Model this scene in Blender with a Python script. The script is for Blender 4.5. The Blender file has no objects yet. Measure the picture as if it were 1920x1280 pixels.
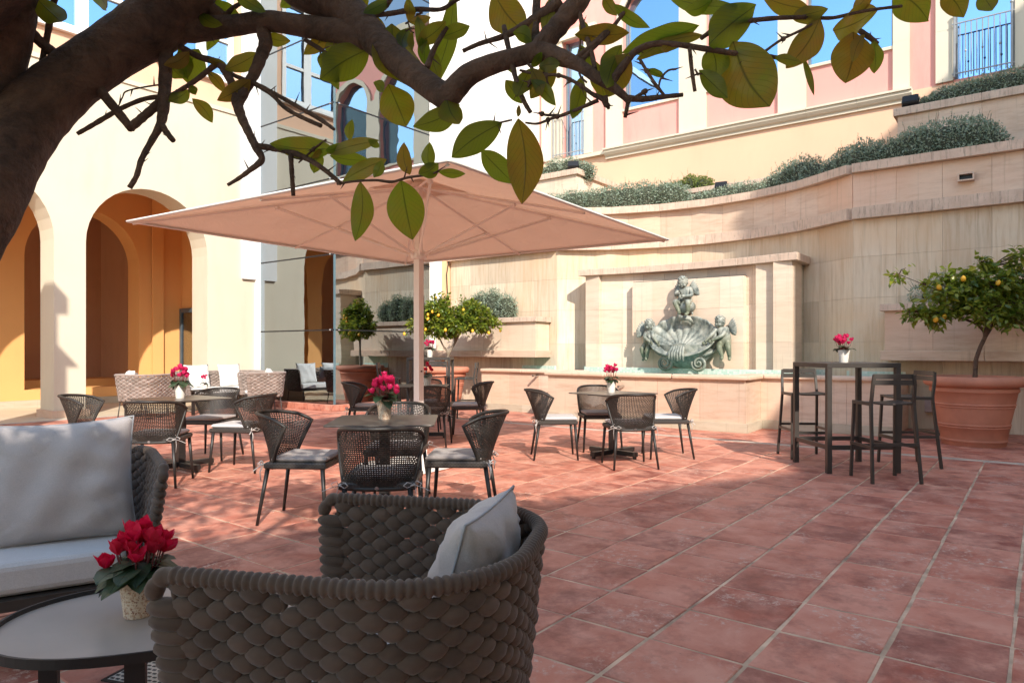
import bpy, bmesh, math, random
from mathutils import Vector, Matrix, Euler, noise
random.seed(7)
PI = math.pi
rad = math.radians
scene = bpy.context.scene
COL = scene.collection

# ------------------------------------------------------------------ camera, world, sun
TH = 0.6528                       # angle between the paving grid and the view
CT, ST = math.cos(TH), math.sin(TH)
RV = Vector((ST, -CT, 0)); FV = Vector((CT, ST, 0))
EYE = 1.18
cam_d = bpy.data.cameras.new('camera'); cam = bpy.data.objects.new('camera', cam_d); COL.objects.link(cam)
cam_d.sensor_width = 36; cam_d.lens = 36*1304/1920; cam_d.shift_y = 15/1920
cam_d.clip_start = 0.02; cam_d.clip_end = 500
cam.location = (0, 0, EYE)
cam.rotation_euler = (rad(90), 0, math.atan2(ST, CT) - PI/2)
scene.camera = cam

SUN = Vector((0.6, 0.8, -0.687)).normalized()     # the way the light travels
EL = math.asin(-SUN.z); AZ = math.atan2(-SUN.x, -SUN.y)
world = bpy.data.worlds.new('World'); scene.world = world; world.use_nodes = True
wn = world.node_tree
sky = wn.nodes.new('ShaderNodeTexSky'); sky.sky_type = 'NISHITA'; sky.sun_disc = False
sky.sun_elevation = EL; sky.sun_rotation = AZ; sky.air_density = 1.0; sky.dust_density = 0.4; sky.ozone_density = 2.0
wn.nodes['Background'].inputs[1].default_value = 0.15
wb_ = wn.nodes.new('ShaderNodeMix'); wb_.data_type = 'RGBA'; wb_.blend_type = 'MULTIPLY'; wb_.inputs[0].default_value = 1.0; wb_.inputs[7].default_value = (1.10, 1.0, 0.84, 1)   # daylight white balance
wn.links.new(sky.outputs[0], wb_.inputs[6]); wn.links.new(wb_.outputs[2], wn.nodes['Background'].inputs[0])
sd = bpy.data.lights.new('sun', 'SUN'); sd.energy = 2.15; sd.angle = rad(0.6); sd.color = (1.0, 0.93, 0.82)
sun = bpy.data.objects.new('sun', sd); COL.objects.link(sun)
sun.rotation_euler = SUN.to_track_quat('-Z', 'Y').to_euler(); sun.location = (0, 0, 30)
vs = scene.view_settings
vs.view_transform = 'Standard'; vs.look = 'None'; vs.exposure = 1.6; vs.gamma = 1.0; vs.use_curve_mapping = False
scene.cycles.max_bounces = 10; scene.cycles.diffuse_bounces = 6; scene.cycles.glossy_bounces = 5
scene.cycles.transparent_max_bounces = 12; scene.cycles.caustics_reflective = False; scene.cycles.caustics_refractive = False
scene.cycles.use_denoising = True

def RF(r, f, z=0.0):              # right / forward of the camera, height above the paving
    v = RV*r + FV*f; return Vector((v.x, v.y, z))
def PX(px, py, f):                # the place seen at photo pixel px,py at distance f
    return RF((px-960)/1304*f, f, EYE + (655-py)/1304*f)
def onx(px, x):                   # y where the ray through px meets the plane x
    r = (px-960)/1304; f = x/(ST*r+CT); return f*(ST-CT*r)
def ony(px, y):
    r = (px-960)/1304; f = y/(ST-CT*r); return f*(ST*r+CT)

# ------------------------------------------------------------------ object helpers
def link(o, parent=None):
    COL.objects.link(o)
    if parent is not None: o.parent = parent
    return o
def tag(o, label=None, cat=None, group=None, kind=None):
    if label: o['label'] = label
    if cat: o['category'] = cat
    if group: o['group'] = group
    if kind: o['kind'] = kind
    return o
def thing(name, label, cat, loc=(0, 0, 0), rz=0.0, group=None):
    o = bpy.data.objects.new(name, None); o.empty_display_size = 0.1
    link(o); o.location = loc; o.rotation_euler = (0, 0, rz)
    return tag(o, label, cat, group)
def dup(root, loc, rz, label, group=None):
    def cp(o, par):
        c = o.copy(); COL.objects.link(c)
        if par is not None: c.parent = par
        for ch in o.children: cp(ch, c)
        return c
    r = cp(root, None); r.location = loc; r.rotation_euler = (0, 0, rz)
    r['label'] = label
    if group: r['group'] = group
    return r

class MB:
    """collects simple shapes into one mesh"""
    def __init__(s): s.v = []; s.f = []; s.uv = {}; s.mi = []
    def add(s, vs, fs, m=0):
        n = len(s.v); s.v += [tuple(v) for v in vs]
        for f in fs: s.f.append(tuple(i+n for i in f)); s.mi.append(m)
        return n
    def box(s, lo, hi, m=0, M=None):
        x0, y0, z0 = lo; x1, y1, z1 = hi
        c = [Vector(p) for p in ((x0,y0,z0),(x1,y0,z0),(x1,y1,z0),(x0,y1,z0),(x0,y0,z1),(x1,y0,z1),(x1,y1,z1),(x0,y1,z1))]
        if M is not None: c = [M @ p for p in c]
        s.add(c, [(0,3,2,1),(4,5,6,7),(0,1,5,4),(1,2,6,5),(2,3,7,6),(3,0,4,7)], m)
    def cbox(s, c, size, m=0, M=None):
        h = [d/2 for d in size]
        s.box([c[i]-h[i] for i in range(3)], [c[i]+h[i] for i in range(3)], m, M)
    def rbox(s, lo, hi, b, m=0, M=None):       # chamfered box
        x0, y0, z0 = lo; x1, y1, z1 = hi
        r = [(x0+b,y0+b,z0),(x1-b,y0+b,z0),(x1-b,y1-b,z0),(x0+b,y1-b,z0),
             (x0,y0,z0+b),(x1,y0,z0+b),(x1,y1,z0+b),(x0,y1,z0+b),
             (x0,y0,z1-b),(x1,y0,z1-b),(x1,y1,z1-b),(x0,y1,z1-b),
             (x0+b,y0+b,z1),(x1-b,y0+b,z1),(x1-b,y1-b,z1),(x0+b,y1-b,z1)]
        r = [Vector(p) for p in r]
        if M is not None: r = [M @ p for p in r]
        fs = [(0,3,2,1),(12,13,14,15)]
        for k in range(0, 12, 4):
            for i in range(4): fs.append((k+i, k+(i+1)%4, k+4+(i+1)%4, k+4+i))
        s.add(r, fs, m)
    def prism(s, poly, z0, z1, m=0):           # plan polygon pulled up
        n = len(poly)
        vs = [(p[0], p[1], z0) for p in poly] + [(p[0], p[1], z1) for p in poly]
        fs = [tuple(range(n))[::-1], tuple(range(n, 2*n))] + [(i, (i+1) % n, n+(i+1) % n, n+i) for i in range(n)]
        s.add(vs, fs, m)
    def tube(s, pts, r, n=8, m=0, cap=True, closed=False, flat=None, up=None):
        pts = [Vector(p) for p in pts]; k = len(pts)
        if not hasattr(r, '__len__'): r = [r]*k
        rings = []; prev = None
        for i, p in enumerate(pts):
            if closed: t = pts[(i+1) % k]-pts[i-1]
            else: t = pts[min(i+1, k-1)]-pts[max(i-1, 0)]
            if t.length < 1e-9: t = Vector((0, 0, 1))
            t.normalize()
            if prev is None:
                a = Vector(up) if up else (Vector((0, 0, 1)) if abs(t.z) < 0.9 else Vector((1, 0, 0)))
                u = t.cross(a).normalized()
            else: u = (prev - t*prev.dot(t)).normalized()
            prev = u; w = t.cross(u)
            fl = flat if flat else 1.0
            rings.append([p + u*(math.cos(2*PI*j/n)*r[i]) + w*(math.sin(2*PI*j/n)*r[i]*fl) for j in range(n)])
        vs = [v for g in rings for v in g]; fs = []
        for i in range(k if closed else k-1):
            a = i*n; b = ((i+1) % k)*n
            for j in range(n): fs.append((a+j, a+(j+1) % n, b+(j+1) % n, b+j))
        if cap and not closed: fs += [tuple(range(n))[::-1], tuple(range((k-1)*n, k*n))]
        s.add(vs, fs, m)
    def lathe(s, prof, n=24, m=0, c=(0, 0, 0), caps=True):
        vs = []; fs = []
        for (r, z) in prof:
            for j in range(n): vs.append((c[0]+r*math.cos(2*PI*j/n), c[1]+r*math.sin(2*PI*j/n), c[2]+z))
        for i in range(len(prof)-1):
            for j in range(n): fs.append((i*n+j, i*n+(j+1) % n, (i+1)*n+(j+1) % n, (i+1)*n+j))
        if caps: fs += [tuple(range(n))[::-1], tuple(range((len(prof)-1)*n, len(prof)*n))]
        s.add(vs, fs, m)
    def blob(s, M, nu=8, nv=5, m=0, pw=1.0):    # ellipsoid placed by a matrix
        vs = [M @ Vector((0, 0, 1))]
        for i in range(1, nv):
            a = PI*i/nv
            for j in range(nu):
                b = 2*PI*j/nu
                vs.append(M @ Vector((math.sin(a)*math.cos(b), math.sin(a)*math.sin(b), math.cos(a))))
        vs.append(M @ Vector((0, 0, -1))); e = len(vs)-1; fs = []
        for j in range(nu): fs.append((0, 1+j, 1+(j+1) % nu))
        for i in range(nv-2):
            for j in range(nu):
                a = 1+i*nu; b = a+nu
                fs.append((a+j, b+j, b+(j+1) % nu, a+(j+1) % nu))
        a = 1+(nv-2)*nu
        for j in range(nu): fs.append((e, a+(j+1) % nu, a+j))
        s.add(vs, fs, m)
    def mesh(s, name, mats, smooth=False):
        me = bpy.data.meshes.new(name); me.from_pydata(s.v, [], s.f); me.validate()
        for mt in (mats if isinstance(mats, (list, tuple)) else [mats]): me.materials.append(mt)
        if len(me.polygons) == len(s.mi) and any(s.mi): me.polygons.foreach_set('material_index', s.mi)
        if smooth: me.polygons.foreach_set('use_smooth', [True]*len(me.polygons))
        me.update(); return me
    def build(s, name, mats, parent=None, smooth=False, loc=None, kind=None, auto=None):
        o = bpy.data.objects.new(name, s.mesh(name, mats, smooth)); link(o, parent)
        if loc is not None: o.location = loc
        if kind: o['kind'] = kind
        if auto:
            md = o.modifiers.new('edge', 'EDGE_SPLIT'); md.split_angle = rad(auto)
        return o
def fix_normals(o):
    bm = bmesh.new(); bm.from_mesh(o.data); bmesh.ops.recalc_face_normals(bm, faces=bm.faces); bm.to_mesh(o.data); bm.free(); return o
def bevel(o, w=0.004, seg=2, ang=40):
    m = o.modifiers.new('bevel', 'BEVEL'); m.width = w; m.segments = seg; m.limit_method = 'ANGLE'; m.angle_limit = rad(ang); return o

def frame(o, x, y, z):            # matrix from origin and axes
    return Matrix(((x.x, y.x, z.x, o.x), (x.y, y.y, z.y, o.y), (x.z, y.z, z.z, o.z), (0, 0, 0, 1)))

# ------------------------------------------------------------------ materials
def new_mat(name):
    m = bpy.data.materials.new(name); m.use_nodes = True
    return m, m.node_tree, m.node_tree.nodes['Principled BSDF']
def nd(t, typ, **k):
    n = t.nodes.new(typ)
    for a, b in k.items(): setattr(n, a, b)
    return n
def ramp(t, src, stops):
    r = nd(t, 'ShaderNodeValToRGB'); e = r.color_ramp.elements
    while len(e) > 1: e.remove(e[-1])
    for i, (p, c) in enumerate(stops):
        el = e[0] if i == 0 else e.new(p)
        el.position = p; el.color = (*c, 1) if len(c) == 3 else c
    t.links.new(src, r.inputs[0]); return r.outputs[0]
def coords(t, kind='Object', scale=(1, 1, 1)):
    if kind == 'World':
        g = nd(t, 'ShaderNodeNewGeometry'); src = g.outputs['Position']
    else:
        g = nd(t, 'ShaderNodeTexCoord'); src = g.outputs[kind]
    mp = nd(t, 'ShaderNodeMapping'); mp.inputs['Scale'].default_value = scale
    t.links.new(src, mp.inputs[0]); return mp.outputs[0]
def noise_n(t, vec, scale, detail=4, rough=0.55, dist=0):
    n = nd(t, 'ShaderNodeTexNoise'); n.inputs['Scale'].default_value = scale; n.inputs['Detail'].default_value = detail
    n.inputs['Roughness'].default_value = rough; n.inputs['Distortion'].default_value = dist
    t.links.new(vec, n.inputs['Vector']); return n.outputs['Fac']
def mixc(t, fac, a, b, mode='MIX'):
    n = nd(t, 'ShaderNodeMix', data_type='RGBA', blend_type=mode)
    for i, v in ((0, fac), (6, a), (7, b)):
        if isinstance(v, (int, float)): n.inputs[i].default_value = v
        elif isinstance(v, tuple): n.inputs[i].default_value = (*v, 1)
        else: t.links.new(v, n.inputs[i])
    return n.outputs[2]
def math_n(t, op, a, b=None, c=None):
    n = nd(t, 'ShaderNodeMath', operation=op)
    for i, v in enumerate((a, b, c)):
        if v is None: continue
        if isinstance(v, (int, float)): n.inputs[i].default_value = v
        else: t.links.new(v, n.inputs[i])
    return n.outputs[0]
def bump(t, b, h, strength=0.3, dist=0.01):
    n = nd(t, 'ShaderNodeBump'); n.inputs['Strength'].default_value = strength; n.inputs['Distance'].default_value = dist
    t.links.new(h, n.inputs['Height']); t.links.new(n.outputs[0], b.inputs['Normal'])
def plain(name, c, rough=0.6, metal=0.0, var=0.12, scale=6, bs=0.15, bscale=60, kind='Object', spec=0.4, stretch=(1, 1, 1), bd=0.004):
    m, t, b = new_mat(name); v = coords(t, kind, stretch)
    lo = tuple(x*(1-var) for x in c); hi = tuple(min(1, x*(1+var)) for x in c)
    col = ramp(t, noise_n(t, v, scale, 5), [(0.3, lo), (0.7, hi)])
    t.links.new(col, b.inputs['Base Color']); b.inputs['Roughness'].default_value = rough
    b.inputs['Metallic'].default_value = metal; b.inputs['Specular IOR Level'].default_value = spec
    if bs: bump(t, b, noise_n(t, v, bscale, 3), bs, bd)
    return m

def stucco(name, c, stain=(0.6, 0.5, 0.4), amt=0.18):
    m, t, b = new_mat(name); v = coords(t, 'World')
    base = ramp(t, noise_n(t, v, 0.9, 6, 0.6), [(0.3, tuple(x*0.93 for x in c)), (0.7, c)])
    st = ramp(t, noise_n(t, coords(t, 'World', (1.4, 1.4, 0.35)), 1.6, 5, 0.65), [(0.52, (0, 0, 0)), (0.8, (1, 1, 1))])
    f = math_n(t, 'MULTIPLY', st, amt)
    t.links.new(mixc(t, f, base, stain), b.inputs['Base Color']); b.inputs['Roughness'].default_value = 0.85
    b.inputs['Specular IOR Level'].default_value = 0.2
    bump(t, b, noise_n(t, v, 45, 4), 0.22, 0.006); return m

M = {}
M['cream'] = stucco('cream_stucco', (0.66, 0.585, 0.455), (0.48, 0.37, 0.26), 0.30)
M['white_wall'] = stucco('white_stucco', (0.80, 0.78, 0.75), (0.6, 0.58, 0.55), 0.15)
M['peach'] = stucco('peach_stucco', (0.78, 0.50, 0.34), (0.6, 0.35, 0.22), 0.2)
M['pink'] = stucco('pink_stucco', (0.76, 0.36, 0.31), (0.62, 0.16, 0.14), 0.35)
M['orange'] = stucco('orange_stucco', (0.80, 0.42, 0.16), (0.6, 0.3, 0.12), 0.15)
M['brown'] = stucco('brown_stucco', (0.56, 0.32, 0.19), (0.3, 0.15, 0.08), 0.3)
M['apricot'] = stucco('apricot_stucco', (0.80, 0.52, 0.31), (0.66, 0.38, 0.22), 0.2)
M['creamstone'] = stucco('cream_stone', (0.66, 0.59, 0.47), (0.45, 0.38, 0.3), 0.25)

def travertine(name, c1, c2, c3, vert=True, pits=0.5, seed=0.0, hue=0.5):
    m, t, b = new_mat(name); g = nd(t, 'ShaderNodeNewGeometry')
    # every slab has its own tone: noise from its object position and random
    oi = nd(t, 'ShaderNodeObjectInfo')
    v = coords(t, 'World')
    sc = (7, 7, 0.55) if vert else (0.8, 0.8, 5)
    st = noise_n(t, coords(t, 'World', sc), 2.6, 7, 0.68, 0.25)
    big = noise_n(t, v, 0.55+seed, 5, 0.62)
    col = ramp(t, st, [(0.28, c2), (0.52, c1), (0.75, tuple(min(1, x*1.12) for x in c1))])
    col = mixc(t, ramp(t, big, [(0.42, (0, 0, 0)), (0.68, (0.75, 0.75, 0.75))]), col, c3, 'MIX')
    rnd = ramp(t, oi.outputs['Random'], [(0, (0.86, 0.84, 0.84)), (0.5, (1, 0.97, 0.95)), (1, (1.06, 1.06, 1.08))])
    col = mixc(t, 1.0, col, rnd, 'MULTIPLY')
    # weather streaks running down
    dr = ramp(t, noise_n(t, coords(t, 'World', (9, 9, 0.3)), 1.7, 4, 0.7), [(0.56, (0, 0, 0)), (0.72, (1, 1, 1))])
    col = mixc(t, math_n(t, 'MULTIPLY', dr, 0.38), col, tuple(x*0.62 for x in c2))
    # small dark pits
    vo = nd(t, 'ShaderNodeTexVoronoi'); vo.inputs['Scale'].default_value = 16
    t.links.new(coords(t, 'World', (1, 1, 2.2)), vo.inputs['Vector'])
    pit = ramp(t, vo.outputs['Distance'], [(0.0, (1, 1, 1)), (0.12, (0, 0, 0))])
    pm = math_n(t, 'MULTIPLY', pit, ramp(t, noise_n(t, v, 3, 3), [(0.5, (0, 0, 0)), (0.6, (1, 1, 1))]))
    col = mixc(t, math_n(t, 'MULTIPLY', pm, pits), col, tuple(x*0.35 for x in c2))
    t.links.new(col, b.inputs['Base Color']); b.inputs['Roughness'].default_value = 0.8; b.inputs['Specular IOR Level'].default_value = 0.25
    h = math_n(t, 'SUBTRACT', math_n(t, 'ADD', math_n(t, 'MULTIPLY', st, 0.6), math_n(t, 'MULTIPLY', noise_n(t, v, 70, 4), 0.35)), pm)
    bump(t, b, h, 0.4, 0.006); return m
M['trav_wall'] = travertine('streaked_travertine', (0.66, 0.56, 0.43), (0.50, 0.38, 0.26), (0.66, 0.46, 0.29), True, 0.3)
M['trav_pink'] = travertine('pink_travertine', (0.66, 0.51, 0.39), (0.53, 0.37, 0.27), (0.68, 0.44, 0.31), False, 0.9)
M['trav_pale'] = travertine('pale_travertine', (0.70, 0.59, 0.47), (0.61, 0.48, 0.37), (0.72, 0.53, 0.39), False, 0.6)
M['plinth'] = travertine('grey_plinth_stone', (0.52, 0.46, 0.36), (0.40, 0.33, 0.24), (0.50, 0.44, 0.32), False, 0.5)

def coping_mat():
    m, t, b = new_mat('weathered_coping'); v = coords(t, 'World')
    base = ramp(t, noise_n(t, v, 6, 6, 0.6), [(0.3, (0.52, 0.38, 0.29)), (0.7, (0.66, 0.50, 0.39))])
    lich = ramp(t, noise_n(t, coords(t, 'World', (10, 10, 1.2)), 3.0, 6, 0.75), [(0.52, (0, 0, 0)), (0.66, (1, 1, 1))])
    t.links.new(mixc(t, math_n(t, 'MULTIPLY', lich, 0.6), base, (0.17, 0.14, 0.11)), b.inputs['Base Color'])
    b.inputs['Roughness'].default_value = 0.88; bump(t, b, noise_n(t, v, 50, 5), 0.4, 0.006); return m
M['coping'] = coping_mat()

def tile_mat(x0, y0, sx, sy, name, rot=0.0):
    m, t, b = new_mat(name)
    g = nd(t, 'ShaderNodeNewGeometry'); mp = nd(t, 'ShaderNodeMapping')
    mp.vector_type = 'TEXTURE'; mp.inputs['Location'].default_value = (x0, y0, 0); mp.inputs['Rotation'].default_value = (0, 0, rot); mp.inputs['Scale'].default_value = (sx, sy, 1)
    t.links.new(g.outputs['Position'], mp.inputs[0])
    fl = nd(t, 'ShaderNodeVectorMath', operation='FLOOR'); t.links.new(mp.outputs[0], fl.inputs[0])
    fr = nd(t, 'ShaderNodeVectorMath', operation='MULTIPLY'); t.links.new(fl.outputs[0], fr.inputs[0]); fr.inputs[1].default_value = (1, 1, 0)
    wn_ = nd(t, 'ShaderNodeTexWhiteNoise', noise_dimensions='2D'); t.links.new(fr.outputs[0], wn_.inputs['Vector'])
    base = ramp(t, wn_.outputs['Value'], [(0.0, (0.26, 0.068, 0.048)), (0.3, (0.42, 0.132, 0.086)), (0.7, (0.57, 0.210, 0.140)), (1.0, (0.38, 0.092, 0.056))])
    # offset the noise per tile so that marks stop at the joints
    off = nd(t, 'ShaderNodeVectorMath', operation='MULTIPLY_ADD'); t.links.new(wn_.outputs['Color'], off.inputs[0]); off.inputs[1].default_value = (9, 9, 9); t.links.new(g.outputs['Position'], off.inputs[2])
    n1 = noise_n(t, off.outputs[0], 5.0, 7, 0.65, 0.3)
    col = mixc(t, ramp(t, n1, [(0.38, (0, 0, 0)), (0.66, (0.9, 0.9, 0.9))]), base, (0.66, 0.320, 0.230))
    n2 = noise_n(t, off.outputs[0], 3.0, 6, 0.7)
    col = mixc(t, ramp(t, n2, [(0.48, (0, 0, 0)), (0.66, (0.65, 0.65, 0.65))]), col, (0.16, 0.040, 0.030))
    n3 = noise_n(t, off.outputs[0], 26, 5, 0.8)     # chalky efflorescence
    ms = math_n(t, 'MULTIPLY', ramp(t, n3, [(0.52, (0, 0, 0)), (0.62, (1, 1, 1))]), ramp(t, noise_n(t, off.outputs[0], 2.2, 3), [(0.52, (0, 0, 0)), (0.64, (0.8, 0.8, 0.8))]))
    col = mixc(t, ms, col, (0.60, 0.44, 0.36))
    pit = ramp(t, noise_n(t, off.outputs[0], 60, 3, 0.7), [(0.66, (0, 0, 0)), (0.74, (1, 1, 1))])
    col = mixc(t, math_n(t, 'MULTIPLY', pit, 0.5), col, (0.10, 0.035, 0.03))
    t.links.new(col, b.inputs['Base Color'])
    t.links.new(ramp(t, n1, [(0.2, (0.42,)*3), (0.8, (0.72,)*3)]), b.inputs['Roughness'])
    b.inputs['Specular IOR Level'].default_value = 0.35
    h = math_n(t, 'ADD', math_n(t, 'MULTIPLY', n1, 0.7), math_n(t, 'MULTIPLY', n3, 0.15))
    bump(t, b, h, 0.35, 0.008); return m
TX0, TSX, TY0, TSY = 2.20, 0.4024, 0.10, 0.395
M['tile'] = tile_mat(TX0, TY0, TSX, TSY, 'terracotta_tile')
M['tile_diag'] = tile_mat(8.9, 0, 0.40, 0.40, 'terracotta_tile_diagonal', rad(45))
M['mortar'] = plain('pale_mortar', (0.54, 0.39, 0.27), 0.9, var=0.45, scale=5, bs=0.5, bscale=90, kind='World')
M['path'] = plain('pale_arcade_floor', (0.62, 0.52, 0.38), 0.5, var=0.1, scale=2, bs=0.1, kind='World')
M['threshold'] = plain('grey_threshold_stone', (0.42, 0.38, 0.34), 0.7, var=0.2, scale=3, bs=0.2, kind='World')
M['steel'] = plain('drain_steel', (0.16, 0.16, 0.16), 0.45, 0.6, var=0.3, scale=10, kind='World')
M['terracotta'] = plain('terracotta_pot', (0.50, 0.20, 0.125), 0.75, var=0.14, scale=4, bs=0.25, bscale=40)
M['soil'] = plain('soil', (0.06, 0.04, 0.03), 0.95, var=0.4, scale=30, bs=0.8, bscale=50)

def rope_mat(name, c):
    m, t, b = new_mat(name); v = coords(t, 'Object')
    n = noise_n(t, v, 11, 4); col = ramp(t, n, [(0.3, tuple(x*0.82 for x in c)), (0.7, tuple(x*1.15 for x in c))])
    gi = nd(t, 'ShaderNodeNewGeometry'); col = mixc(t, 1.0, col, ramp(t, gi.outputs['Random Per Island'], [(0, (0.76, 0.74, 0.72)), (1, (1.16, 1.16, 1.18))]), 'MULTIPLY')
    t.links.new(col, b.inputs['Base Color']); b.inputs['Roughness'].default_value = 0.85; b.inputs['Specular IOR Level'].default_value = 0.2
    try: b.inputs['Sheen Weight'].default_value = 0.25
    except Exception: pass
    w = nd(t, 'ShaderNodeTexWave'); w.inputs['Scale'].default_value = 210; w.inputs['Distortion'].default_value = 1.5; w.bands_direction = 'Z'
    t.links.new(v, w.inputs['Vector']); w2 = nd(t, 'ShaderNodeTexWave'); w2.inputs['Scale'].default_value = 210; w2.bands_direction = 'DIAGONAL'
    t.links.new(v, w2.inputs['Vector'])
    bump(t, b, math_n(t, 'ADD', w.outputs['Fac'], w2.outputs['Fac']), 0.25, 0.0015); return m
M['rope'] = rope_mat('brown_rope', (0.098, 0.064, 0.046))
M['rope_far'] = rope_mat('taupe_rope', (0.26, 0.205, 0.175))
def fabric(name, c, sc=420):
    m, t, b = new_mat(name); v = coords(t, 'Object')
    n = noise_n(t, v, 7, 5); f = noise_n(t, v, sc*0.6, 2, 0.6)
    col = ramp(t, n, [(0.3, tuple(x*0.93 for x in c)), (0.7, c)])
    col = mixc(t, ramp(t, f, [(0.35, (0, 0, 0)), (0.7, (0.5, 0.5, 0.5))]), col, tuple(x*0.72 for x in c))
    t.links.new(col, b.inputs['Base Color']); b.inputs['Roughness'].default_value = 0.9; b.inputs['Specular IOR Level'].default_value = 0.15
    try: b.inputs['Sheen Weight'].default_value = 0.3
    except Exception: pass
    h = math_n(t, 'ADD', math_n(t, 'MULTIPLY', f, 0.25), math_n(t, 'MULTIPLY', noise_n(t, v, 9, 3, 0.5, 0.8), 2.0))
    bump(t, b, h, 0.5, 0.004); return m
M['cushion_grey'] = fabric('grey_cushion_cloth', (0.50, 0.44, 0.42))
M['seat_cloth'] = fabric('light_seat_cloth', (0.56, 0.53, 0.53))
M['pad_cloth'] = fabric('shaded_pad_cloth', (0.36, 0.31, 0.29))  # chair pads lying in shade; that darkness is put into the cloth colour
M['white_cloth'] = fabric('white_cloth', (0.82, 0.80, 0.77))
M['pipe_cloth'] = plain('cushion_piping', (0.36, 0.36, 0.38), 0.9, bs=0)
M['wicker'] = plain('dark_brown_wicker', (0.022, 0.017, 0.014), 0.5, var=0.35, scale=25, bs=0.2, bscale=300, spec=0.5)
M['metal_dark'] = plain('dark_bronze_metal', (0.024, 0.021, 0.020), 0.42, 0.2, var=0.15, scale=8, bs=0.05, bscale=200, spec=0.5)
M['metal_stool'] = plain('brown_grey_metal', (0.044, 0.036, 0.031), 0.42, 0.1, var=0.12, scale=9, bs=0.05, bscale=200, spec=0.55)
M['metal_black'] = plain('black_metal', (0.018, 0.018, 0.02), 0.45, 0.2, bs=0)
M['table_top'] = plain('bronze_table_top', (0.085, 0.072, 0.062), 0.30, 0.0, var=0.06, scale=5, bs=0.04, bscale=300, spec=0.6)
M['table_low'] = plain('taupe_tray_top', (0.40, 0.33, 0.28), 0.32, 0.0, var=0.08, scale=4, bs=0.03, bscale=300, spec=0.6)
M['white_metal'] = plain('off_white_metal', (0.80, 0.73, 0.68), 0.4, 0.0, var=0.04, scale=5, bs=0)
M['white_frame'] = plain('white_window_frame', (0.80, 0.78, 0.75), 0.45, var=0.04, bs=0)
M['rail'] = plain('grey_iron_rail', (0.30, 0.31, 0.32), 0.5, 0.2, bs=0)
M['chrome'] = plain('steel_fixing', (0.6, 0.6, 0.6), 0.25, 1.0, bs=0)
M['plastic'] = plain('pink_plastic', (0.45, 0.32, 0.28), 0.5, bs=0)
def canvas():
    m, t, b = new_mat('parasol_canvas'); v = coords(t, 'Object')
    c = ramp(t, noise_n(t, v, 2.0, 4), [(0.3, (0.78, 0.69, 0.62)), (0.7, (0.82, 0.74, 0.66))])
    t.links.new(c, b.inputs['Base Color']); b.inputs['Roughness'].default_value = 0.8; b.inputs['Specular IOR Level'].default_value = 0.1
    tr = nd(t, 'ShaderNodeBsdfTranslucent'); tr.inputs[0].default_value = (0.85, 0.66, 0.54, 1)
    mx = nd(t, 'ShaderNodeMixShader'); mx.inputs[0].default_value = 0.42
    t.links.new(b.outputs[0], mx.inputs[1]); t.links.new(tr.outputs[0], mx.inputs[2]); t.links.new(mx.outputs[0], t.nodes['Material Output'].inputs[0])
    bump(t, b, noise_n(t, coords(t, 'Object', (1, 1, 1)), 2.2, 5, 0.6, 1.6), 0.9, 0.06); return m
M['canvas'] = canvas()
def glass(name, refl, tint, rough=0.0, glossc=(0.9, 0.95, 1.0)):
    m, t, b = new_mat(name); t.nodes.remove(b)
    gl = nd(t, 'ShaderNodeBsdfGlossy'); gl.inputs['Roughness'].default_value = rough; gl.inputs[0].default_value = (*glossc, 1)
    bn = nd(t, 'ShaderNodeBump'); bn.inputs['Strength'].default_value = 0.12; bn.inputs['Distance'].default_value = 0.02; t.links.new(noise_n(t, coords(t, 'World'), 1.3, 2), bn.inputs['Height']); t.links.new(bn.outputs[0], gl.inputs['Normal'])
    tp = nd(t, 'ShaderNodeBsdfTransparent'); tp.inputs[0].default_value = (*tint, 1)
    fr = nd(t, 'ShaderNodeFresnel'); fr.inputs[0].default_value = 1.5
    f = math_n(t, 'MAXIMUM', math_n(t, 'ADD', math_n(t, 'MULTIPLY', fr.outputs[0], 0.6), refl), 0.0)
    cl = nd(t, 'ShaderNodeClamp'); t.links.new(f, cl.inputs[0])
    mx = nd(t, 'ShaderNodeMixShader'); t.links.new(cl.outputs[0], mx.inputs[0]); t.links.new(tp.outputs[0], mx.inputs[1]); t.links.new(gl.outputs[0], mx.inputs[2])
    t.links.new(mx.outputs[0], t.nodes['Material Output'].inputs[0]); return m
M['glass_tower'] = glass('coated_tower_glass', 0.44, (0.30, 0.35, 0.38), glossc=(0.72, 0.80, 0.86))
M['glass_sky'] = glass('sky_tint_window_glass', 0.80, (0.2, 0.28, 0.35), glossc=(0.42, 0.68, 1.0))  # blue of the reflected sky is put into the gloss colour
M['dark_room'] = plain('dim_interior', (0.10, 0.09, 0.085), 0.9, bs=0)
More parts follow.
